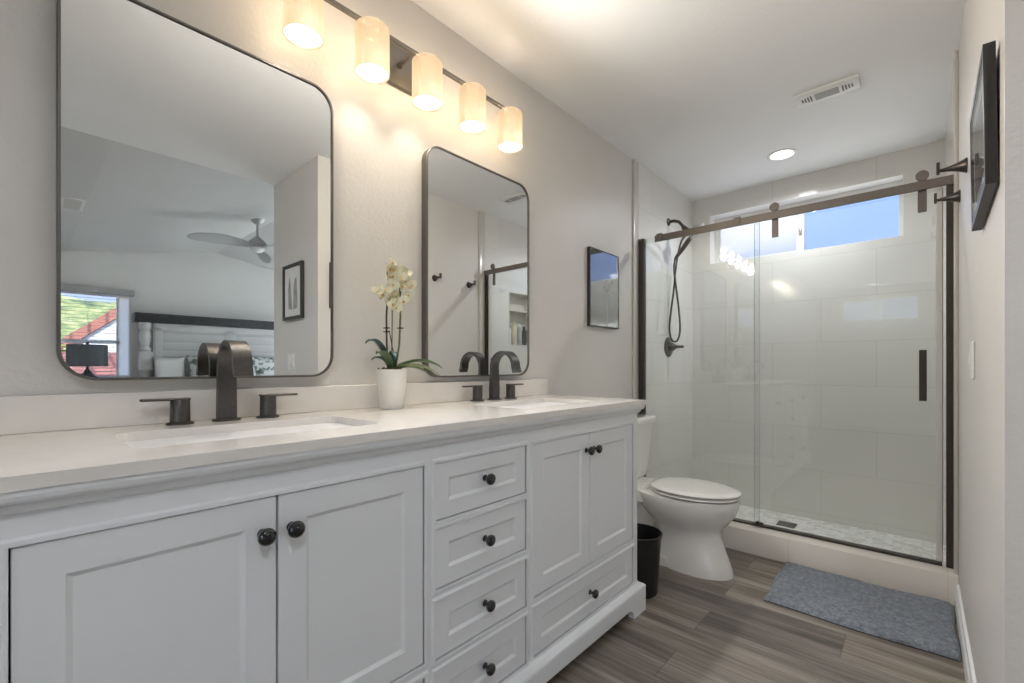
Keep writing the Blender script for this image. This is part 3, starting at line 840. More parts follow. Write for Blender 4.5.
# ================================================================== ORCHID
orch = thing('potted_orchid', 'cream orchid in a white pot on the counter between the faucets', 'plant', (0.080, 0.885, 0.9022))
m = MB()
m.lathe([(0.0385, 0), (0.040, 0.002), (0.0525, 0.130), (0.053, 0.134), (0.051, 0.134), (0.046, 0.118), (0.001, 0.118)], (0.080, 0.885, 0.9022), 'z', 40)
m.build('pot', M['pot'], orch, smooth=40)
m = MB()
for k in range(46):
    a = random.uniform(0, 2 * PI); r = 0.042 * math.sqrt(random.random())
    p = Vector((0.080 + r * math.cos(a), 0.885 + r * math.sin(a), 1.028 + random.uniform(0, 0.006)))
    q = p + Vector((random.uniform(-.02, .02), random.uniform(-.02, .02), random.uniform(-.004, .008)))
    dd = Vector((q.x - 0.08, q.y - 0.885, 0))
    if dd.length > 0.046: q -= dd * (1 - 0.046 / dd.length)
    m.tube([p, (p + q) / 2 + Vector((0, 0, 0.005)), q], 0.0028, 5)
m.lathe([(0.045, 0), (0.043, 0.006), (0.001, 0.009)], (0.080, 0.885, 1.021), 'z', 20)
m.build('moss', M['moss'], orch)
def leaf(ang, length, rise, droop, width, mat, z0=1.034):
    m = MB(); n = 14; c = Vector((0.080, 0.885, z0)); dr = Vector((math.cos(ang), math.sin(ang), 0)); sd = Vector((-math.sin(ang), math.cos(ang), 0))
    L0 = []
    for i in range(n + 1):
        t = i / n
        p = c + dr * (length * t) + Vector((0, 0, rise * math.sin(PI * min(1, t * 0.62)) - droop * t * t))
        w = width * (math.sin(PI * (0.08 + 0.92 * t) ** 0.8) ** 0.7) * 0.5 + 0.001
        fold = 0.35 * w
        loop = [p - sd * w + Vector((0, 0, fold)), p + Vector((0, 0, 0.0)), p + sd * w + Vector((0, 0, fold)), p + sd * w + Vector((0, 0, fold - 0.002)), p - Vector((0, 0, 0.003)), p - sd * w + Vector((0, 0, fold - 0.002))]
        L0.append(loop)
    m.loft(L0)
    return m.build('leaf', mat, orch, smooth=80)
# directions in plan: +y runs right along the counter
leaf(math.radians(72), 0.185, 0.050, 0.040, 0.042, M['leaf'])
leaf(math.radians(50), 0.165, 0.034, 0.050, 0.038, M['leafl'])
leaf(math.radians(84), 0.14, 0.022, 0.03, 0.034, M['leaf'])
leaf(math.radians(-82), 0.11, 0.105, 0.012, 0.032, M['leafb'], 1.036)
leaf(math.radians(-62), 0.10, 0.062, 0.004, 0.034, M['leaf'])
leaf(math.radians(-95), 0.075, 0.05, 0.012, 0.026, M['leafb'])
leaf(math.radians(-25), 0.09, 0.075, 0.03, 0.030, M['leafb'])
# flower spikes
def spike(p0, pts, r, mat):
    m = MB(); m.tube([p0] + pts, r, 8); return m.build('stem', mat, orch, smooth=80)
spike((0.078, 0.872, 1.03), [(0.076, 0.868, 1.12), (0.074, 0.868, 1.22), (0.076, 0.874, 1.31), (0.085, 0.885, 1.365), (0.098, 0.905, 1.375)], 0.0032, M['stem'])
spike((0.084, 0.895, 1.03), [(0.085, 0.912, 1.12), (0.085, 0.917, 1.22), (0.088, 0.915, 1.30), (0.098, 0.905, 1.345)], 0.0034, M['stemg'])
spike((0.088, 0.880, 1.03), [(0.098, 0.874, 1.10), (0.094, 0.878, 1.20), (0.088, 0.882, 1.27)], 0.0022, M['stemg'])
spike((0.086, 0.902, 1.035), [(0.092, 0.888, 1.08), (0.098, 0.874, 1.12), (0.09, 0.868, 1.17)], 0.0016, M['stem'])
for (y, z, x) in ((0.868, 1.178, 0.075), (0.868, 1.165, 0.075), (0.916, 1.18, 0.085)):
    m = MB(); m.tube([(x + 0.007, y - 0.007, z), (x + 0.007, y + 0.007, z), (x - 0.007, y + 0.007, z), (x - 0.007, y - 0.007, z), (x + 0.007, y - 0.007, z)], 0.0022, 6)
    m.build('clip', M['black'], orch)
# one flower, copied
def petal(m, ang, length, width, lift, curl):
    n = 5; rows = []
    for i in range(n + 1):
        t = i / n
        w = width * math.sin(PI * (0.12 + 0.83 * t)) * 0.5
        c = Vector((lift * t - curl * t * t + 0.001, math.cos(ang) * length * t, math.sin(ang) * length * t))
        s = Vector((0, -math.sin(ang), math.cos(ang)))
        rows.append([c - s * w + Vector((0.003, 0, 0)), c, c + s * w + Vector((0.003, 0, 0))])
    m.loft(rows, False, False, False)
m = MB()
for a, ln, wd in ((90, .021, .017), (215, .020, .015), (325, .020, .015)): petal(m, math.radians(a), ln, wd, 0.004, 0.006)
for a in (20, 160): petal(m, math.radians(a), 0.024, 0.026, 0.007, 0.004)
fl0 = m.build('flower', M['petal'], smooth=80)
m = MB(); m.loft([[(0.002, -0.003, 0.0), (0.002, 0.003, 0.0), (0.006, 0.003, 0.002), (0.006, -0.003, 0.002)], [(0.006, -0.0038, -0.004), (0.006, 0.0038, -0.004), (0.009, 0.003, -0.002), (0.009, -0.003, -0.002)], [(0.010, -0.0015, -0.0065), (0.010, 0.0015, -0.0065), (0.011, 0.0015, -0.0055), (0.011, -0.0015, -0.0055)]])
lp0 = m.build('lip', M['lip'], fl0)
fl0['label'] = 'cream orchid flower with an orange centre'
spots = []
for (y, z) in ((0.856, 1.372), (0.872, 1.382), (0.892, 1.378), (0.914, 1.376), (0.928, 1.368), (0.860, 1.347), (0.880, 1.352), (0.902, 1.350), (0.922, 1.345), (0.940, 1.330),
               (0.866, 1.322), (0.888, 1.327), (0.908, 1.322), (0.928, 1.322), (0.846, 1.305), (0.832, 1.298), (0.862, 1.296), (0.882, 1.300), (0.902, 1.292), (0.850, 1.290),
               (0.872, 1.274), (0.890, 1.268), (0.908, 1.272), (0.930, 1.290), (0.934, 1.276), (0.868, 1.258), (0.886, 1.246), (0.904, 1.254), (0.862, 1.395)):
    spots.append((0.095 + random.uniform(-0.02, 0.026), y, z))
for i, (x, y, z) in enumerate(spots):
    f = fl0 if i == 0 else copy_tree(fl0)
    f.parent = orch
    f.location = Vector((x, y, z)) - orch.location
    f.rotation_euler = (random.uniform(-.5, .5), random.uniform(-.35, .45), random.uniform(-1.2, 0.6))
    s = random.uniform(0.95, 1.25); f.scale = (s, s, s)
orch.location.y -= 0.014

# ================================================================== TOILET
YT = 2.38
toi = thing('toilet', 'white two-piece toilet between the vanity and the shower', 'toilet', (0.4, YT, 0))
def egg(x0, x1, hw, z, n=40, sq=2.3, wide=0.46):
    """egg outline: long axis x, widest at a fraction of the length"""
    xc = x0 + (x1 - x0) * wide; P = []
    for i in range(n):
        t = 2 * PI * i / n; c, s = math.cos(t), math.sin(t)
        ax = (x1 - xc) if c > 0 else (xc - x0)
        e_ = 2.0 if c > 0 else sq
        P.append((xc + ax * math.copysign(abs(c) ** (2 / e_), c), YT + hw * math.copysign(abs(s) ** (2 / (2.0 if c > 0 else sq)), s), z))
    return P
m = MB()
m.loft([egg(0.36, 0.750, 0.118, 0.0, wide=0.55), egg(0.36, 0.750, 0.118, 0.012, wide=0.55), egg(0.37, 0.735, 0.110, 0.06, wide=0.55), egg(0.375, 0.708, 0.103, 0.13, wide=0.55), egg(0.37, 0.690, 0.102, 0.19, wide=0.55),
        egg(0.35, 0.695, 0.112, 0.222, wide=0.52), egg(0.31, 0.726, 0.140, 0.256, wide=0.50), egg(0.28, 0.756, 0.163, 0.298, wide=0.48), egg(0.26, 0.772, 0.176, 0.338, wide=0.46), egg(0.24, 0.777, 0.180, 0.368, wide=0.46), egg(0.24, 0.775, 0.178, 0.380, wide=0.46), egg(0.25, 0.762, 0.165, 0.383, wide=0.46)])
m.build('bowl', M['porc'], toi, smooth=40)
# trapway bulging out behind the pedestal, and the deck carrying the tank
m = MB()
m.tube([(0.52, YT, 0.23), (0.44, YT, 0.26), (0.36, YT, 0.275), (0.29, YT, 0.245), (0.25, YT, 0.17), (0.245, YT, 0.08), (0.245, YT, 0.0)], [0.08, 0.090, 0.092, 0.088, 0.086, 0.092, 0.10], 20)
m.prism(rr(0.13, YT - 0.105, 0.50, YT + 0.105, 0.06, 6), 'z', 0.0, 0.045)
m.build('trapway', M['porc'], toi, smooth=60)
m = MB(); m.prism(rr(0.02, YT - 0.15, 0.36, YT + 0.15, 0.05, 6), 'z', 0.325, 0.384); m.build('deck', M['porc'], toi)
m = MB()
L = []
for z, dx, dy in ((0.385, 0.185, 0.185), (0.405, 0.198, 0.203), (0.46, 0.205, 0.213), (0.60, 0.216, 0.228), (0.708, 0.224, 0.238)):
    L.append([(u, v, z) for u, v in rr(0.018, YT - dy, 0.018 + dx, YT + dy, 0.045, 6)])
m.loft(L); m.build('tank', M['porc'], toi, smooth=45)
m = MB()
L = []
for z, o, r in ((0.709, -0.006, 0.045), (0.709, 0.012, 0.05), (0.735, 0.016, 0.052), (0.747, 0.010, 0.048), (0.751, -0.004, 0.04)):
    L.append([(u, v, z) for u, v in rr(0.018 - min(o, 0.012), YT - 0.238 - o, 0.242 + o, YT + 0.238 + o, r, 6)])
m.loft(L); m.build('tank_lid', M['porc'], toi, smooth=45)
m = MB(); m.lathe([(0.014, 0), (0.014, 0.008), (0.001, 0.010)], (0.240, YT - 0.175, 0.668), 'x', 16); m.box((0.248, YT - 0.18, 0.660), (0.258, YT - 0.105, 0.674), 0.003, 2)
m.build('flush_lever', M['bronze'], toi)
def slab(name, x0, x1, hw, z0, z1, dome):
    m = MB()
    L = [egg(x0 + .006, x1 - .006, hw - .006, z0), egg(x0, x1, hw, z0 + 0.004), egg(x0, x1, hw, z1 - 0.005), egg(x0 + .005, x1 - .006, hw - .006, z1)]
    if dome: L += [egg(x0 + .03, x1 - .04, hw - .04, z1 + dome * 0.6), egg(x0 + .10, x1 - .13, hw - .11, z1 + dome)]
    m.loft(L); return m.build(name, M['porc'], toi, smooth=50)
slab('seat', 0.345, 0.780, 0.182, 0.3885, 0.399, 0)
slab('lid', 0.340, 0.784, 0.184, 0.4075, 0.420, 0.006)
for s in (-1, 1):
    m = MB(); m.box((0.318, YT + s * 0.075 - 0.014, 0.3845), (0.344, YT + s * 0.075 + 0.014, 0.410), 0.005, 2)
    m.build('hinge', M['porc'], toi)
m = MB(); m.lathe([(0.016, 0), (0.016, 0.014), (0.010, 0.020), (0.001, 0.021)], (0.30, YT - 0.120, 0.0), 'z', 16)
m.build('bolt_cap', M['porc'], toi)

# ================================================================== BIN
b_ = thing('waste_bin', 'small black plastic waste bin between vanity and toilet', 'bin', (0.452, 1.955, 0))
m = MB()
m.lathe([(0.088, 0.0), (0.090, 0.004), (0.108, 0.266), (0.1105, 0.269), (0.1105, 0.273), (0.1065, 0.273), (0.087, 0.010), (0.001, 0.008)], (0.452, 1.955, 0.0), 'z', 40)
m.build('bucket', M['binplastic'], b_, smooth=40)
m = MB(); m.lathe([(0.1108, 0.264), (0.1125, 0.267), (0.1125, 0.274), (0.1068, 0.275), (0.1068, 0.2735), (0.1108, 0.264)], (0.452, 1.955, 0.0), 'z', 40, False, False)
m.build('rim', M['binplastic'], b_, smooth=40)

# ================================================================== BATH MAT
mt = thing('bath_mat', 'blue-grey plush bath mat on the floor along the shower curb', 'bath mat', (1.22, 2.475, 0))
x0, x1, y0, y1 = 0.905, 1.540, 2.235, 2.722
def matpoint(u, v):
    # rounded rectangle, edges slightly wavy, the near left corner lying a little askew
    px = x0 + (x1 - x0) * u; py = y0 + (y1 - y0) * v
    px += 0.012 * (1 - v) * (1 - u) + 0.004 * math.sin(v * 9)
    py += 0.006 * math.sin(u * 7 + 1)
    return px, py
NX, NY = 230, 176
m = MB(); g = []
for j in range(NY + 1):
    row = []
    for i in range(NX + 1):
        u, v = i / NX, j / NY
        px, py = matpoint(u, v)
        ed = min(min(u, 1 - u) * (x1 - x0), min(v, 1 - v) * (y1 - y0))
        hgt = 0.021 * min(1.0, ed / 0.02) ** 0.5 if ed > 0 else 0.0
        hgt += 0.004 * math.sin(px * 21 + 2 * math.sin(py * 17)) * min(1, ed / 0.03) * 0.6
        if ed > 0.002:
            hgt += random.uniform(-0.0035, 0.0035)
            px += random.uniform(-0.0012, 0.0012); py += random.uniform(-0.0012, 0.0012)
        row.append(m.bm.verts.new((px, py, 0.004 + max(0, hgt))))
    g.append(row)
for j in range(NY):
    for i in range(NX):
        m.bm.faces.new((g[j][i], g[j][i + 1], g[j + 1][i + 1], g[j + 1][i]))
m.build('pile', M['rug'], mt, smooth=180)
m = MB()
P = [matpoint(i / 20, 0) for i in range(20)] + [matpoint(1, i / 20) for i in range(20)] + [matpoint(1 - i / 20, 1) for i in range(20)] + [matpoint(0, 1 - i / 20) for i in range(20)]
m.prism(P, 'z', 0.0005, 0.0042); m.build('backing', M['rugback'], mt)

# ================================================================== SHOWER ENCLOSURE
enc = thing('shower_enclosure', 'fixed glass shower panel with black channels and overhead bronze rail', 'shower screen', (0.78, 2.86, 0.13))
m = MB(); m.box((0.132, 2.838, 1.871), (W - 0.012, 2.850, 1.913), 0.001, 1); m.build('rail', M['rail'], enc)
m = MB(); m.box((0.022, 2.8515, 0.142), (0.752, 2.8595, 1.908)); gp = m.build('glass_panel', M['shower_glass'], enc, smooth=0)
m = MB(); m.box((0.7521, 2.8515, 0.142), (0.7535, 2.8595, 1.908)); m.build('glass_edge', M['glass_edge'], gp, smooth=0)
for a, b in ((0.0125, 0.05), (W - 0.037, W - 0.0125)):
    m = MB()
    m.box((a, 2.846, 0.1305), (b, 2.872, 1.912)) if a > 1 else (m.box((a, 2.846, 0.1305), (b, 2.851, 1.912)), m.box((a, 2.860, 0.1305), (b, 2.885, 1.912)), m.box((a, 2.851, 0.1305), (0.0215, 2.86, 1.912)))
    m.build('wall_channel', M['bronze'], enc, smooth=0)
m = MB(); m.box((0.05, 2.848, 0.1302), (W - 0.05, 2.888, 0.141)); m.build('bottom_track', M['bronze'], enc, smooth=0)
for x in (0.166, 0.640):
    m = MB(); m.box((x - 0.020, 2.833, 1.885), (x + 0.020, 2.8378, 1.921), 0.002, 1); m.lathe([(0.012, 0), (0.012, -0.006), (0.001, -0.006)], (x, 2.833, 1.892), 'y', 14)
    m.build('clamp', M['rail'], enc)
m = MB(); m.box((0.735, 2.836, 0.1415), (0.775, 2.8505, 0.160), 0.003, 1); m.lathe([(0.010, 0), (0.010, -0.01), (0.001, -0.01)], (0.752, 2.836, 0.158), 'y', 12)
m.build('floor_guide', M['bronze'], enc)

sd = thing('sliding_shower_door', 'sliding glass shower door with black bar handle hanging on two rollers', 'shower door', (1.12, 2.872, 0.145))
m = MB(); m.box((0.724, 2.866, 0.145), (1.488, 2.874, 1.872)); gp = m.build('glass_panel', M['shower_glass'], sd, smooth=0)
m = MB(); m.box((0.7225, 2.866, 0.145), (0.7239, 2.874, 1.872)); m.build('glass_edge', M['glass_edge'], gp, smooth=0)
m = MB(); m.box((1.4881, 2.860, 0.145), (1.512, 2.878, 1.872), 0.003, 1); m.build('edge_seal', M['seal'], sd)
for x in (0.831, 1.441):
    m = MB(); m.box((x - 0.016, 2.8585, 1.772), (x + 0.016, 2.8655, 1.925), 0.002, 1)
    st = m.build('roller', M['rail'], sd)
    m = MB(); m.lathe([(0.022, 0), (0.024, 0.002), (0.024, 0.012), (0.022, 0.0145), (0.008, 0.0145), (0.001, 0.0145)], (x, 2.8375, 1.9375), 'y', 26)
    m.build('wheel', M['rail'], st)
m = MB(); m.box((1.430, 2.832, 0.885), (1.457, 2.846, 1.123), 0.002, 1); m.box((1.437, 2.846, 0.90), (1.450, 2.8658, 0.915)); m.box((1.437, 2.846, 1.093), (1.450, 2.8658, 1.108))
m.build('handle', M['bronze'], sd)

# ================================================================== SHOWER FITTINGS
hs = thing('hand_shower_set', 'dark bronze shower head with hand shower and looping hose', 'shower head', (0.012, 3.34, 2.15))
m = MB(); m.lathe([(0.030, 0), (0.030, 0.004), (0.022, 0.010), (0.012, 0.014), (0.001, 0.014)], (0.0125, 3.34, 2.148), 'x', 24); m.build('flange', M['bronze'], hs)
m = MB(); m.tube([(0.02, 3.34, 2.148), (0.06, 3.34, 2.147), (0.095, 3.34, 2.132), (0.12, 3.34, 2.098), (0.135, 3.34, 2.07)], [0.0115, 0.0115, 0.0115, 0.0115, 0.017], 14); m.build('arm', M['bronze'], hs)
m = MB(); m.tube([(0.128, 3.34, 2.085), (0.145, 3.34, 2.062), (0.165, 3.34, 2.043), (0.19, 3.34, 2.03)], [0.018, 0.022, 0.024, 0.02], 14); m.build('diverter', M['bronze'], hs)
def disc(c, nrm, prof, n=32):
    m = MB(); m.lathe(prof, (0, 0, 0), 'z', n)
    q = Vector((0, 0, 1)).rotation_difference(Vector(nrm).normalized()).to_matrix().to_4x4()
    bmesh.ops.transform(m.bm, matrix=Matrix.Translation(c) @ q, verts=m.bm.verts[:])
    return m
m = disc((0.228, 3.335, 2.048), (0.5, 0.22, -0.84), [(0.018, -0.03), (0.040, -0.016), (0.056, -0.006), (0.058, 0.003), (0.050, 0.008), (0.001, 0.009)]); m.build('head', M['nickel'], hs)
m = disc((0.212, 3.325, 2.0), (0.6, 0.1, -0.78), [(0.014, -0.02), (0.026, -0.012), (0.034, -0.002), (0.034, 0.004), (0.001, 0.006)]); hd = m.build('hand_shower', M['nickel'], hs)
m = MB(); m.tube([(0.192, 3.325, 1.995), (0.165, 3.33, 1.972), (0.125, 3.335, 1.925), (0.09, 3.335, 1.885), (0.066, 3.335, 1.858)], [0.014, 0.017, 0.0175, 0.0145, 0.010], 14); m.build('grip', M['bronze'], hd)
def smooth_path(pts, k=6):
    P = [Vector(p) for p in pts]; out = []
    for i in range(len(P) - 1):
        a, b, c, d_ = P[max(i - 1, 0)], P[i], P[i + 1], P[min(i + 2, len(P) - 1)]
        for j in range(k):
            t = j / k
            out.append(0.5 * ((2 * b) + (c - a) * t + (2 * a - 5 * b + 4 * c - d_) * t * t + (3 * b - a - 3 * c + d_) * t ** 3))
    out.append(P[-1]); return out
m = MB()
m.tube(smooth_path([(0.150, 3.34, 2.03), (0.100, 3.37, 1.99), (0.066, 3.39, 1.90), (0.052, 3.38, 1.78), (0.045, 3.36, 1.62), (0.036, 3.33, 1.46), (0.034, 3.31, 1.34), (0.042, 3.315, 1.265), (0.060, 3.33, 1.235), (0.084, 3.345, 1.25), (0.10, 3.345, 1.33), (0.092, 3.34, 1.48), (0.072, 3.335, 1.66), (0.058, 3.335, 1.78), (0.066, 3.335, 1.86)]), 0.0072, 10)
m.build('hose', M['bronze'], hs, smooth=80)
sv = thing('shower_valve', 'round bronze shower valve with lever on the tiled wall below the hose', 'shower valve', (0.0125, 3.34, 1.195))
m = MB(); m.lathe([(0.076, 0), (0.076, 0.004), (0.070, 0.009), (0.030, 0.016), (0.001, 0.016)], (0.0125, 3.34, 1.195), 'x', 36); m.build('escutcheon', M['bronze'], sv)
m = MB(); m.lathe([(0.036, 0.012), (0.034, 0.03), (0.024, 0.048), (0.014, 0.06), (0.010, 0.085), (0.010, 0.115), (0.007, 0.118), (0.001, 0.118)], (0.0125, 3.34, 1.195), 'x', 24); m.build('lever', M['bronze'], sv)
dr = thing('shower_drain', 'small square metal drain in the pebbled shower floor', 'drain', (0.752, 3.570, -0.045))
m = MB(); m.box((0.697, 3.515, -0.0449), (0.807, 3.625, -0.041), 0.001, 1); dd = m.build('plate', M['gun'], dr)
m = MB()
for k in range(5): m.box((0.709, 3.527 + k * 0.0185, -0.041), (0.795, 3.537 + k * 0.0185, -0.0403))
m.build('slots', M['slot'], dr, smooth=0)
# bottles in the niche (seen only in the far mirror)
def bottle(y, x, r, h, z, mat, capmat, label):
    t = thing('bottle', label, 'bottle', (x, y, z), 'bottles in the shower niche')
    m = MB(); m.lathe([(r * .95, 0), (r, 0.004), (r, h * 0.72), (r * 0.8, h * 0.8), (r * 0.4, h * 0.84), (r * 0.4, h * 0.86), (0.001, h * 0.86)], (x, y, z), 'z', 20); m.build('body', mat, t)
    m = MB(); m.lathe([(r * .5, h * 0.86), (r * .5, h), (0.001, h)], (x, y, z), 'z', 16); m.build('cap', capmat, t)
M['btl_c'] = plain('cream_bottle', (0.62, 0.56, 0.42), 0.35); M['btl_g'] = plain('grey_bottle', (0.40, 0.42, 0.42), 0.3)
bottle(3.225, W + 0.04, 0.026, 0.20, NZ0 + 0.01, M['white'], M['black'], 'white bottle with black cap at the near end of the niche')
bottle(3.30, W + 0.04, 0.032, 0.23, NZ0 + 0.01, M['btl_c'], M['btl_c'], 'cream bottle with cream cap in the middle of the niche')
bottle(3.38, W + 0.04, 0.028, 0.21, NZ0 + 0.01, M['btl_g'], M['white'], 'grey bottle with white cap in the niche')
bottle(3.455, W + 0.04, 0.026, 0.19, NZ0 + 0.01, M['black'], M['black'], 'all black bottle at the far end of the niche')

# ================================================================== CEILING FIXTURES
def can_light(x, y, label, watts):
    t = thing('recessed_light', label, 'ceiling light', (x, y, H), 'recessed ceiling lights')
    m = MB(); m.lathe([(0.088, 0), (0.088, -0.003), (0.080, -0.007), (0.067, -0.004), (0.064, 0), (0.088, 0)], (x, y, H), 'z', 40, False, False); m.build('trim_ring', M['white'], t)
    m = MB(); m.lathe([(0.066, -0.001), (0.066, -0.003), (0.05, -0.0045), (0.001, -0.005)], (x, y, H), 'z', 32); m.build('lens', M['can'], t)
    lamp('can_lamp', 'SPOT', (x, y, H - 0.012), (0, 0, 0), watts, NEUT, shadow_soft_size=0.055, spot_size=math.radians(165), spot_blend=0.8)
can_light(0.763, 3.375, 'glowing round recessed light in the ceiling over the shower', 13)
can_light(0.86, -3.95, 'round recessed light in the ceiling near the rear window', 8)
can_light(2.02, -0.35, 'added round recessed light, out of view, in the ceiling of the passage to the bedroom', 14)  # added lamp, out of view, to brighten the vanity front

vt = thing('ceiling_vent', 'white rectangular bathroom exhaust vent with grey lens on the ceiling', 'vent', (1.085, 2.747, H))
m = MB(); m.box((0.952, 2.680, H - 0.014), (1.218, 2.815, H - 0.0005), 0.004, 2); m.build('cover', M['white'], vt)
m = MB(); m.box((1.035, 2.715, H - 0.0150), (1.135, 2.780, H - 0.0138)); m.build('lens', M['slotgrey'], vt)
for k in range(4):
    for s in (-1, 1):
        xx = 1.085 + s * (0.066 + k * 0.0125)
        m = MB(); m.box((xx - 0.0035, 2.718 + k * 0.004, H - 0.0148), (xx + 0.0035, 2.777 - k * 0.004, H - 0.0138)); m.build('slot', M['slot'], vt, smooth=0)

# ================================================================== WALL THINGS
# dark glass picture on the left wall: pale flower on a tall stem
pl = thing('wall_picture', 'narrow dark glass picture of a pale flower on left wall beside the far mirror', 'picture', (0, 2.385, 1.285))
m = MB(); m.ring(rect(2.228, 1.283, 2.565, 1.742), rect(2.234, 1.289, 2.559, 1.736), 'x', 0.001, 0.020); m.build('frame', M['frameblk'], pl, smooth=0)
m = MB(); m.box((0.001, 2.2342, 1.2892), (0.0185, 2.5588, 1.7358)); m.build('art_panel', M['artdark'], pl, smooth=0)
m = MB()
m.prism([(2.418, 1.29), (2.430, 1.29), (2.428, 1.51), (2.421, 1.51)], 'x', 0.0186, 0.0189)
for (cy, cz, r) in ((2.44, 1.53, 0.032), (2.475, 1.50, 0.026), (2.415, 1.555, 0.022), (2.475, 1.56, 0.02), (2.395, 1.525, 0.018)):
    for k in range(5):
        a = 2 * PI * k / 5 + cy * 30
        p0 = (cy, cz); s = r
        tip = (cy + s * math.cos(a), cz + s * math.sin(a)); l_ = (cy + .55 * s * math.cos(a + .35), cz + .55 * s * math.sin(a + .35)); r_ = (cy + .55 * s * math.cos(a - .35), cz + .55 * s * math.sin(a - .35))
        m.face([(0.0189, *p0), (0.0189, *r_), (0.0189, *tip), (0.0189, *l_)])
m.build('flower_print', M['artwhite'], pl, smooth=0)

# deep-framed picture on the right wall, hanging a little forward at the top
pr_ = thing('wall_picture', 'black box-framed picture high on the right wall near the robe hooks', 'picture', (W, 1.58, 1.43))
m = MB()
def rx(P, a):   # a: distance off the wall
    return [(W - a - 0.004 * (z - 1.43) / 0.3, y, z - 0.07 * (y - 1.404)) for y, z in P]
O = rect(1.404, 1.438, 1.75, 1.742); I = rect(1.422, 1.456, 1.732, 1.724)
m.loft([rx(I, 0.003), rx(O, 0.002), rx(O, 0.0215), rx(I, 0.0215), rx(I, 0.003)], True, False, False); m.build('frame', M['frameblk'], pr_, smooth=0)
m = MB(); m.loft([rx(rect(1.4222, 1.4562, 1.7318, 1.7238), 0.004), rx(rect(1.4222, 1.4562, 1.7318, 1.7238), 0.016)]); m.build('mat_board', M['mat'], pr_, smooth=0)
m = MB(); m.loft([rx(rect(1.466, 1.50, 1.690, 1.682), 0.0161), rx(rect(1.466, 1.50, 1.690, 1.682), 0.0168)]); m.build('print', M['artpic'], pr_, smooth=0)
m = MB(); m.loft([rx(rect(1.4222, 1.4562, 1.7318, 1.7238), 0.0195), rx(rect(1.4222, 1.4562, 1.7318, 1.7238), 0.021)]); m.build('glazing', M['pane'], pr_, smooth=0)

def hook(y, z, label):
    t = thing('robe_hook', label, 'hook', (W, y, z), 'robe hooks on the right wall')
    m = MB(); m.lathe([(0.027, -0.0005), (0.027, -0.003), (0.0245, -0.006), (0.017, -0.022), (0.011, -0.040), (0.0075, -0.056), (0.006, -0.068), (0.006, -0.072), (0.001, -0.072)], (W, y, z), 'x', 24)
    m.build('post', M['bronze'], t)
    m = MB(); m.box((W - 0.081, y - 0.010, z - 0.012), (W - 0.0715, y + 0.010, z + 0.030), 0.0015, 1); m.build('end_plate', M['bronze'], t)
hook(2.29, 1.768, 'bronze flared robe hook just left of the black box frame')
hook(2.665, 1.762, 'bronze flared robe hook next to the shower tile edge')

def switch(axis, at, u, z, w, h, gangs, label):
    """axis 'x': plate on the plane x=at facing -x; axis 'y': on y=at facing -y"""
    loc = (at, u, z) if axis == 'x' else (u, at, z)
    t = thing('light_switch', label, 'switch', loc)
    def bx(m, u0, u1, z0, z1, d0, d1, bev=0.0):
        if axis == 'x': m.box((at - d1, u0, z0), (at - d0, u1, z1), bev, 1)
        else: m.box((u0, at - d1, z0), (u1, at - d0, z1), bev, 1)
    m = MB(); bx(m, u - w / 2, u + w / 2, z - h / 2, z + h / 2, 0.0003, 0.0065, 0.002); m.build('plate', M['white'], t)
    for k in range(gangs):
        c = u + (k - (gangs - 1) / 2) * 0.046
        m = MB(); bx(m, c - 0.0165, c + 0.0165, z - 0.034, z + 0.034, 0.006, 0.0085, 0.001)
        p = [(0.008, z - 0.031), (0.013, z - 0.012), (0.0085, z + 0.031)]
        if axis == 'x': m.prism([(at - a, b) for a, b in p], 'y', c - 0.015, c + 0.015)
        else: m.prism([(-(0) + at - a, b) for a, b in p], 'x', c - 0.015, c + 0.015)
        m.build('rocker', M['white'], t, smooth=0)
switch('x', W, 2.02, 1.065, 0.072, 0.118, 1, 'white rocker switch on the right wall under the robe hooks')
switch('y', YE, 1.978, 1.078, 0.116, 0.118, 2, 'white double switch plate below the framed print seen in the near mirror')

ph = thing('wall_picture', 'black framed print with white mat, seen reflected in the near mirror', 'picture', (1.927, YE, 1.38))
O = rect(1.764, 1.381, 2.090, 1.775); I = rect(1.786, 1.403, 2.068, 1.753)
m = MB(); m.ring(O, I, 'y', YE - 0.022, YE - 0.001); m.build('frame', M['frameblk'], ph, smooth=0)
m = MB(); m.box((1.7862, YE - 0.012, 1.4032), (2.0678, YE - 0.002, 1.7528)); m.build('mat_board', M['mat'], ph, smooth=0)
m = MB(); m.prism([(1.85, 1.46), (1.92, 1.45), (1.915, 1.62), (1.90, 1.66), (1.87, 1.68), (1.855, 1.58)], 'y', YE - 0.0128, YE - 0.0121); m.prism([(1.94, 1.45), (2.0, 1.46), (2.01, 1.60), (1.985, 1.69), (1.965, 1.62)], 'y', YE - 0.0128, YE - 0.0121)
m.build('print', M['artgrey'], ph, smooth=0)

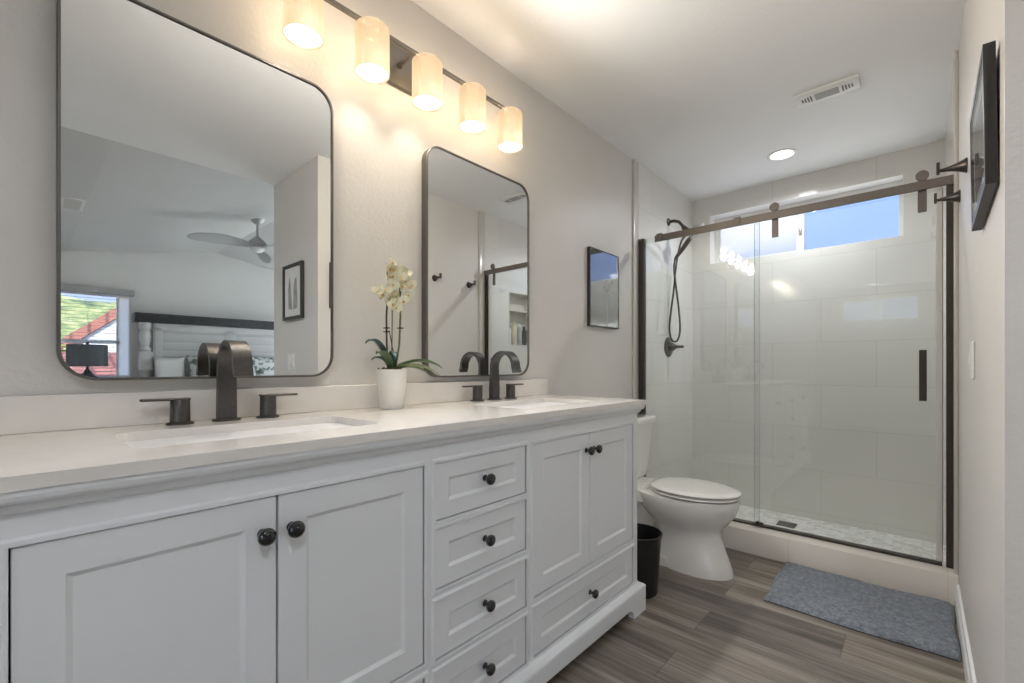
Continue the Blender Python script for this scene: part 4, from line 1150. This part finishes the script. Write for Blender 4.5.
# ================================================================== BEDROOM (seen in the near mirror)
bed = thing('bed', 'white farmhouse bed with tall headboard under a dark cornice, seen in the near mirror', 'bed', (5.1, 2.10, 0))
HX = XF - 0.02
m = MB(); m.box((HX - 0.07, 1.20, 0.30), (HX - 0.03, 3.0, 1.619)); m.build('headboard', M['boards'], bed, smooth=0)
m = MB()
for (a, b) in ((1.22, 1.30), (2.03, 2.17), (2.90, 2.98)): m.box((HX - 0.088, a, 0.5), (HX - 0.07, b, 1.56), 0.003, 1)
m.box((HX - 0.088, 1.22, 1.53), (HX - 0.07, 2.98, 1.619), 0.003, 1)
m.build('panel_frame', M['bedwhite'], bed, smooth=0)
for y in (1.12, 3.08):
    m = MB(); P = [(0.065, 0.0), (0.065, 0.55), (0.05, 0.58), (0.062, 0.64), (0.055, 0.80), (0.042, 0.93), (0.06, 0.97), (0.07, 1.0)]
    m.lathe(P, (HX - 0.075, y, 0), 'z', 20); m.box((HX - 0.145, y - 0.07, 1.0), (HX - 0.005, y + 0.07, 1.24), 0.008, 2)
    m.lathe([(0.06, 1.24), (0.068, 1.27), (0.045, 1.31), (0.058, 1.37), (0.066, 1.43), (0.055, 1.49), (0.044, 1.52), (0.065, 1.55), (0.065, 1.62)], (HX - 0.075, y, 0), 'z', 20)
    m.build('post', M['bedwhite'], bed)
m = MB(); m.prism([(HX - 0.16, 1.62), (HX - 0.01, 1.62), (HX - 0.01, 1.735), (HX - 0.23, 1.735), (HX - 0.23, 1.715), (HX - 0.19, 1.66)], 'y', 1.0, 3.2); m.build('cornice', M['cornice'], bed, smooth=0)
m = MB(); m.box((3.95, 1.13, 0.22), (HX - 0.09, 3.07, 0.50)); m.build('bed_rail', M['bedwhite'], bed, smooth=0)
m = MB(); m.box((3.98, 1.16, 0.50), (HX - 0.10, 3.04, 0.80), 0.06, 4); m.build('mattress', M['linen'], bed)
m = MB(); m.box((3.90, 1.10, 0.806), (5.45, 3.10, 0.846), 0.018, 4); m.box((3.90, 1.10, 0.45), (5.45, 1.122, 0.82), 0.008, 2); m.box((3.90, 3.078, 0.45), (5.45, 3.10, 0.82), 0.008, 2); m.box((3.90, 1.12, 0.45), (3.925, 3.08, 0.82), 0.008, 2); du = tag(m.build('duvet', M['linen'], smooth=60), 'white duvet spread over the farmhouse bed', 'duvet')
def pillow(name, mat, c, w, h, t, tilt, label):
    """pillow standing against the headboard: width along y, height along z, leaning back"""
    m = MB(); n = 14; top_, bot = [], []
    for j in range(n + 1):
        ra, rb = [], []
        for i in range(n + 1):
            u, v = 2 * i / n - 1, 2 * j / n - 1
            pinch = 1 - 0.10 * (1 - abs(u) ** 2) * (abs(v) ** 3) ; pinch2 = 1 - 0.10 * (1 - abs(v) ** 2) * (abs(u) ** 3)
            th = t * (max(0, (1 - u ** 4)) * max(0, (1 - v ** 4))) ** 0.5
            yy, zz = u * w / 2 * pinch2, (v * pinch + 1) * h / 2
            ra.append(m.bm.verts.new((c[0] - th + tilt * zz, c[1] + yy, c[2] + zz))); rb.append(m.bm.verts.new((c[0] + th + tilt * zz, c[1] + yy, c[2] + zz)))
        top_.append(ra); bot.append(rb)
    for g_, fl in ((top_, 1), (bot, 0)):
        for j in range(n):
            for i in range(n):
                q = (g_[j][i], g_[j][i + 1], g_[j + 1][i + 1], g_[j + 1][i])
                m.bm.faces.new(q if fl else tuple(reversed(q)))
    bmesh.ops.remove_doubles(m.bm, verts=m.bm.verts[:], dist=0.0005)
    return tag(m.build(name, mat, smooth=80, loc=c), label, 'pillow', 'pillows on the bed')
pillow('bed_pillow', M['linen'], (5.93, 1.36, 0.80), 0.36, 0.38, 0.07, 0.22, 'plain white pillow at the window end of the bed')
pillow('bed_pillow', M['floral'], (5.82, 1.86, 0.80), 0.66, 0.40, 0.08, 0.25, 'leaf-printed pillow beside the plain white pillow')
pillow('bed_pillow', M['floral'], (5.82, 2.56, 0.80), 0.66, 0.40, 0.08, 0.25, 'leaf-printed pillow farther from the bedroom window')

ns = thing('nightstand', 'dark wooden nightstand under the bedroom window', 'nightstand', (5.82, 0.56, 0))
m = MB(); m.box((5.62, 0.30, 0.0), (6.05, 0.82, 0.66), 0.006, 1); m.build('case', M['nightwood'], ns)
m = MB(); m.box((5.60, 0.28, 0.66), (6.06, 0.84, 0.69), 0.005, 1); m.build('top', M['nightwood'], ns)
for z in (0.08, 0.37):
    m = MB(); m.box((5.606, 0.33, z), (5.6199, 0.79, z + 0.26), 0.003, 1); dw = m.build('drawer', M['nightwood'], ns)
    m = MB(); m.lathe([(0.012, 0), (0.014, -0.02), (0.001, -0.024)], (5.606, 0.56, z + 0.13), 'x', 12); m.build('knob', M['nickel'], dw)
tl = thing('table_lamp', 'table lamp with dark slate drum shade by the bedroom window, seen in the near mirror', 'lamp', (5.80, 0.55, 0.69))
m = MB(); m.lathe([(0.09, 0), (0.09, 0.02), (0.075, 0.06), (0.075, 0.20), (0.095, 0.23), (0.06, 0.26), (0.03, 0.30), (0.012, 0.34), (0.012, 0.40), (0.001, 0.40)], (5.80, 0.55, 0.69), 'z', 24); m.build('base', M['lampshade'], tl)
m = MB(); m.lathe([(0.182, 0.36), (0.178, 0.61), (0.174, 0.61), (0.178, 0.36), (0.182, 0.36)], (5.80, 0.55, 0.69), 'z', 36, False, False); m.build('shade', M['lampshade'], tl, smooth=40)
m = MB(); m.lathe([(0.012, 0.60), (0.012, 0.625), (0.018, 0.632), (0.008, 0.645), (0.001, 0.646)], (5.80, 0.55, 0.69), 'z', 14)
for a in (0, PI / 2): m.tube([(5.80 - 0.177 * math.cos(a), 0.55 - 0.177 * math.sin(a), 1.298), (5.80 + 0.177 * math.cos(a), 0.55 + 0.177 * math.sin(a), 1.298)], 0.004, 6)
m.tube([(5.80, 0.55, 1.08), (5.80, 0.55, 1.30)], 0.006, 8)
m.build('finial', M['lampshade'], tl)

# blinds
bl = thing('window_blind', 'white horizontal blind with grey valance at the bedroom window', 'blind', (XF - 0.03, 0.5, 1.96))
m = MB(); m.box((XF - 0.075, BY0 - 0.05, 1.955), (XF - 0.002, BY1 + 0.03, 2.03), 0.004, 1); m.build('valance', M['valance'], bl)
m = MB()
nsl = 24
for k in range(nsl):
    z = 1.935 - k * 0.043
    a = 0.07
    P = [(-0.024, -0.024 * a), (0.0, 0.0025), (0.024, 0.024 * a), (0.024, 0.024 * a - 0.002), (0.0, 0.0005), (-0.024, -0.024 * a - 0.002)]
    m.prism([(XF - 0.035 + u, z + v) for u, v in P], 'y', BY0 + 0.005, BY1 - 0.14)
m.build('slats', M['blind'], bl, smooth=0)
m = MB()
for y in (0.30, 0.58, 0.80): m.tube([(XF - 0.058, y, 1.955), (XF - 0.058, y, 0.91)], 0.0015, 5)
m.build('cord', M['blind'], bl)
m = MB(); m.box((XF - 0.06, BY0 + 0.005, 0.895), (XF - 0.01, BY1 - 0.14, 0.912)); m.build('bottom_rail', M['blind'], bl, smooth=0)

# ceiling fan
FX, FY = 4.06, 1.79
fan = thing('ceiling_fan', 'grey ceiling fan hanging from the vaulted bedroom ceiling, seen in the near mirror', 'fan', (FX, FY, 2.674))
m = MB(); m.lathe([(0.075, 0.0), (0.072, -0.01), (0.05, -0.04), (0.025, -0.06), (0.001, -0.062)], (FX, FY, 2.678), 'z', 28); m.build('canopy', M['fan'], fan)
m = MB(); m.tube([(FX, FY, 2.63), (FX, FY, 2.435)], 0.013, 12); m.build('downrod', M['fan'], fan)
m = MB(); m.lathe([(0.02, 0.11), (0.045, 0.085), (0.085, 0.05), (0.105, 0.015), (0.10, -0.005), (0.06, -0.015), (0.001, -0.015)], (FX, FY, 2.375), 'z', 28); m.build('motor', M['fan'], fan)
m = MB(); m.lathe([(0.07, 0), (0.068, -0.02), (0.045, -0.045), (0.001, -0.055)], (FX, FY, 2.359), 'z', 28); m.build('light_bowl', M['fanlight'], fan)
for k in range(3):
    a = math.radians(-95 + 120 * k)
    m = MB(); dv = Vector((math.cos(a), math.sin(a), 0)); s_ = Vector((-math.sin(a), math.cos(a), 0)); L = []
    for i in range(13):
        t = i / 12; r = 0.09 + 0.57 * t
        w = 0.035 + 0.045 * math.sin(PI * min(1, t * 0.9 + 0.05)) ; w *= (1 - max(0, (t - 0.9) / 0.1) ** 2 * 0.6)
        c = Vector((FX, FY, 2.38)) + dv * r + Vector((0, 0, 0.012 * math.sin(PI * t) - 0.035 * t * t)) + s_ * (0.05 * t * (1 - t))
        tl_ = -0.42
        L.append([c - s_ * w + Vector((0, 0, -w * tl_)), c + Vector((0, 0, 0.004)), c + s_ * w + Vector((0, 0, w * tl_)), c + s_ * w + Vector((0, 0, w * tl_ - 0.005)), c - Vector((0, 0, 0.003)), c - s_ * w + Vector((0, 0, -w * tl_ - 0.005))])
    m.loft(L); m.build('blade', M['fanblade'], fan, smooth=60)

bv = thing('air_register', 'white slatted air register in the bedroom ceiling, seen in the near mirror', 'vent', (3.98, 0.315, H))
m = MB(); m.ring(rect(3.80, 0.24, 4.16, 0.39), rect(3.82, 0.26, 4.14, 0.37), 'z', H - 0.010, H - 0.0005); m.build('frame', M['white'], bv, smooth=0)
m = MB(); m.box((3.821, 0.261, H - 0.003), (4.139, 0.369, H - 0.0006)); m.build('backing', M['slot'], bv, smooth=0)
for k in range(9):
    x = 3.852 + k * 0.0325
    m = MB(); m.box((x - 0.006, 0.260, H - 0.009), (x + 0.006, 0.370, H - 0.004)); m.build('slat', M['white'], bv, smooth=0)

# ================================================================== OUTSIDE THE BEDROOM WINDOW
m = MB(); m.box((XF + 0.2, -20, -0.6), (19, 25, -0.5)); struct(m.build('ground', M['ground'], smooth=0))
m = MB(); n1, n2 = 50, 70; g = []
for j in range(n2 + 1):
    row = []
    for i in range(n1 + 1):
        x = 17 + 34 * i / n1; y = -18 + 44 * j / n2
        t = i / n1
        z = -0.6 + 6.0 * (1 - math.cos(PI * min(1, t * 1.5))) / 2 + 0.35 * math.sin(x * 0.9 + y * 0.5) * t + 0.25 * math.sin(y * 1.3) * t + random.uniform(-.1, .1)
        row.append(m.bm.verts.new((x, y, z)))
    g.append(row)
for j in range(n2):
    for i in range(n1):
        m.bm.faces.new((g[j][i], g[j][i + 1], g[j + 1][i + 1], g[j + 1][i]))
hl = struct(m.build('hill', M['hill'], smooth=180))
def house(x0, x1, y0, y1, zb, ze, zr, label, cat):
    t = thing('house', label, cat, ((x0 + x1) / 2, (y0 + y1) / 2, zb))
    ym_ = (y0 + y1) / 2
    m = MB(); m.prism([(y0, zb), (y1, zb), (y1, ze), (ym_, zr), (y0, ze)], 'x', x0, x1); m.build('walls', M['siding'], t, smooth=0)
    sl = (zr - ze) / (ym_ - y0)
    for s, ya, za, yb_, zb2 in ((0, y0 - 0.35, ze - 0.35 * sl, ym_, zr), (1, y1 + 0.35, ze - 0.35 * sl, ym_, zr)):
        m = MB(); m.prism([(ya, za + 0.02), (yb_, zb2 + 0.02), (yb_, zb2 + 0.30), (ya, za + 0.30)], 'x', x0 - 0.08, x1 + 0.3); m.build('roof', M['roof'], t, smooth=0)
    return t
house(14.0, 19.5, 1.1, 6.6, -0.5, 1.75, 4.1, 'white-sided house with red tile gable, seen through the bedroom blind', 'house')
h2 = thing('porch_roof', 'low red-tiled porch roof outside the bedroom window', 'roof', (9.8, 1.2, -0.5))
m = MB(); m.prism([(8.8, 0.82), (10.6, 1.25), (10.6, 1.33), (8.8, 0.90)], 'y', -0.6, 3.2); m.build('tiles', M['roof'], h2, smooth=0)
for y in (-0.5, 3.1):
    m = MB(); m.box((8.9, y - 0.05, -0.5), (9.0, y + 0.05, 0.83)); m.build('post', M['siding'], h2, smooth=0)
    m = MB(); m.box((10.4, y - 0.05, -0.5), (10.5, y + 0.05, 1.19)); m.build('post', M['siding'], h2, smooth=0)
sb = MB()
for k in range(420):
    a = random.uniform(0, 2 * PI); el = random.uniform(-0.3, 1.4); r = random.uniform(0.5, 1.0)
    c = Vector((12.0 + 0.55 * r * math.cos(a) * math.cos(el), 0.35 + 0.5 * r * math.sin(a) * math.cos(el), 0.95 + 0.75 * r * math.sin(el)))
    q = Matrix.Rotation(random.uniform(0, 6), 3, 'Z') @ Matrix.Rotation(random.uniform(-1, 1), 3, 'X')
    s = random.uniform(0.05, 0.10)
    sb.face([c + q @ Vector(p) * s for p in ((-1, -.5, 0), (0, -.6, .2), (1, 0, 0), (0, .6, .2), (-1, .5, 0))])
bsh = thing('garden_bush', 'bright green bush outside the bedroom window', 'bush', (12.0, 0.35, -0.5))
sb.build('foliage', M['bush'], bsh, smooth=0)
m = MB(); m.tube([(12.0, 0.35, -0.5), (12.02, 0.36, 0.2), (12.0, 0.33, 0.9)], [0.06, 0.05, 0.03], 8); m.build('trunk', M['stem'], bsh)
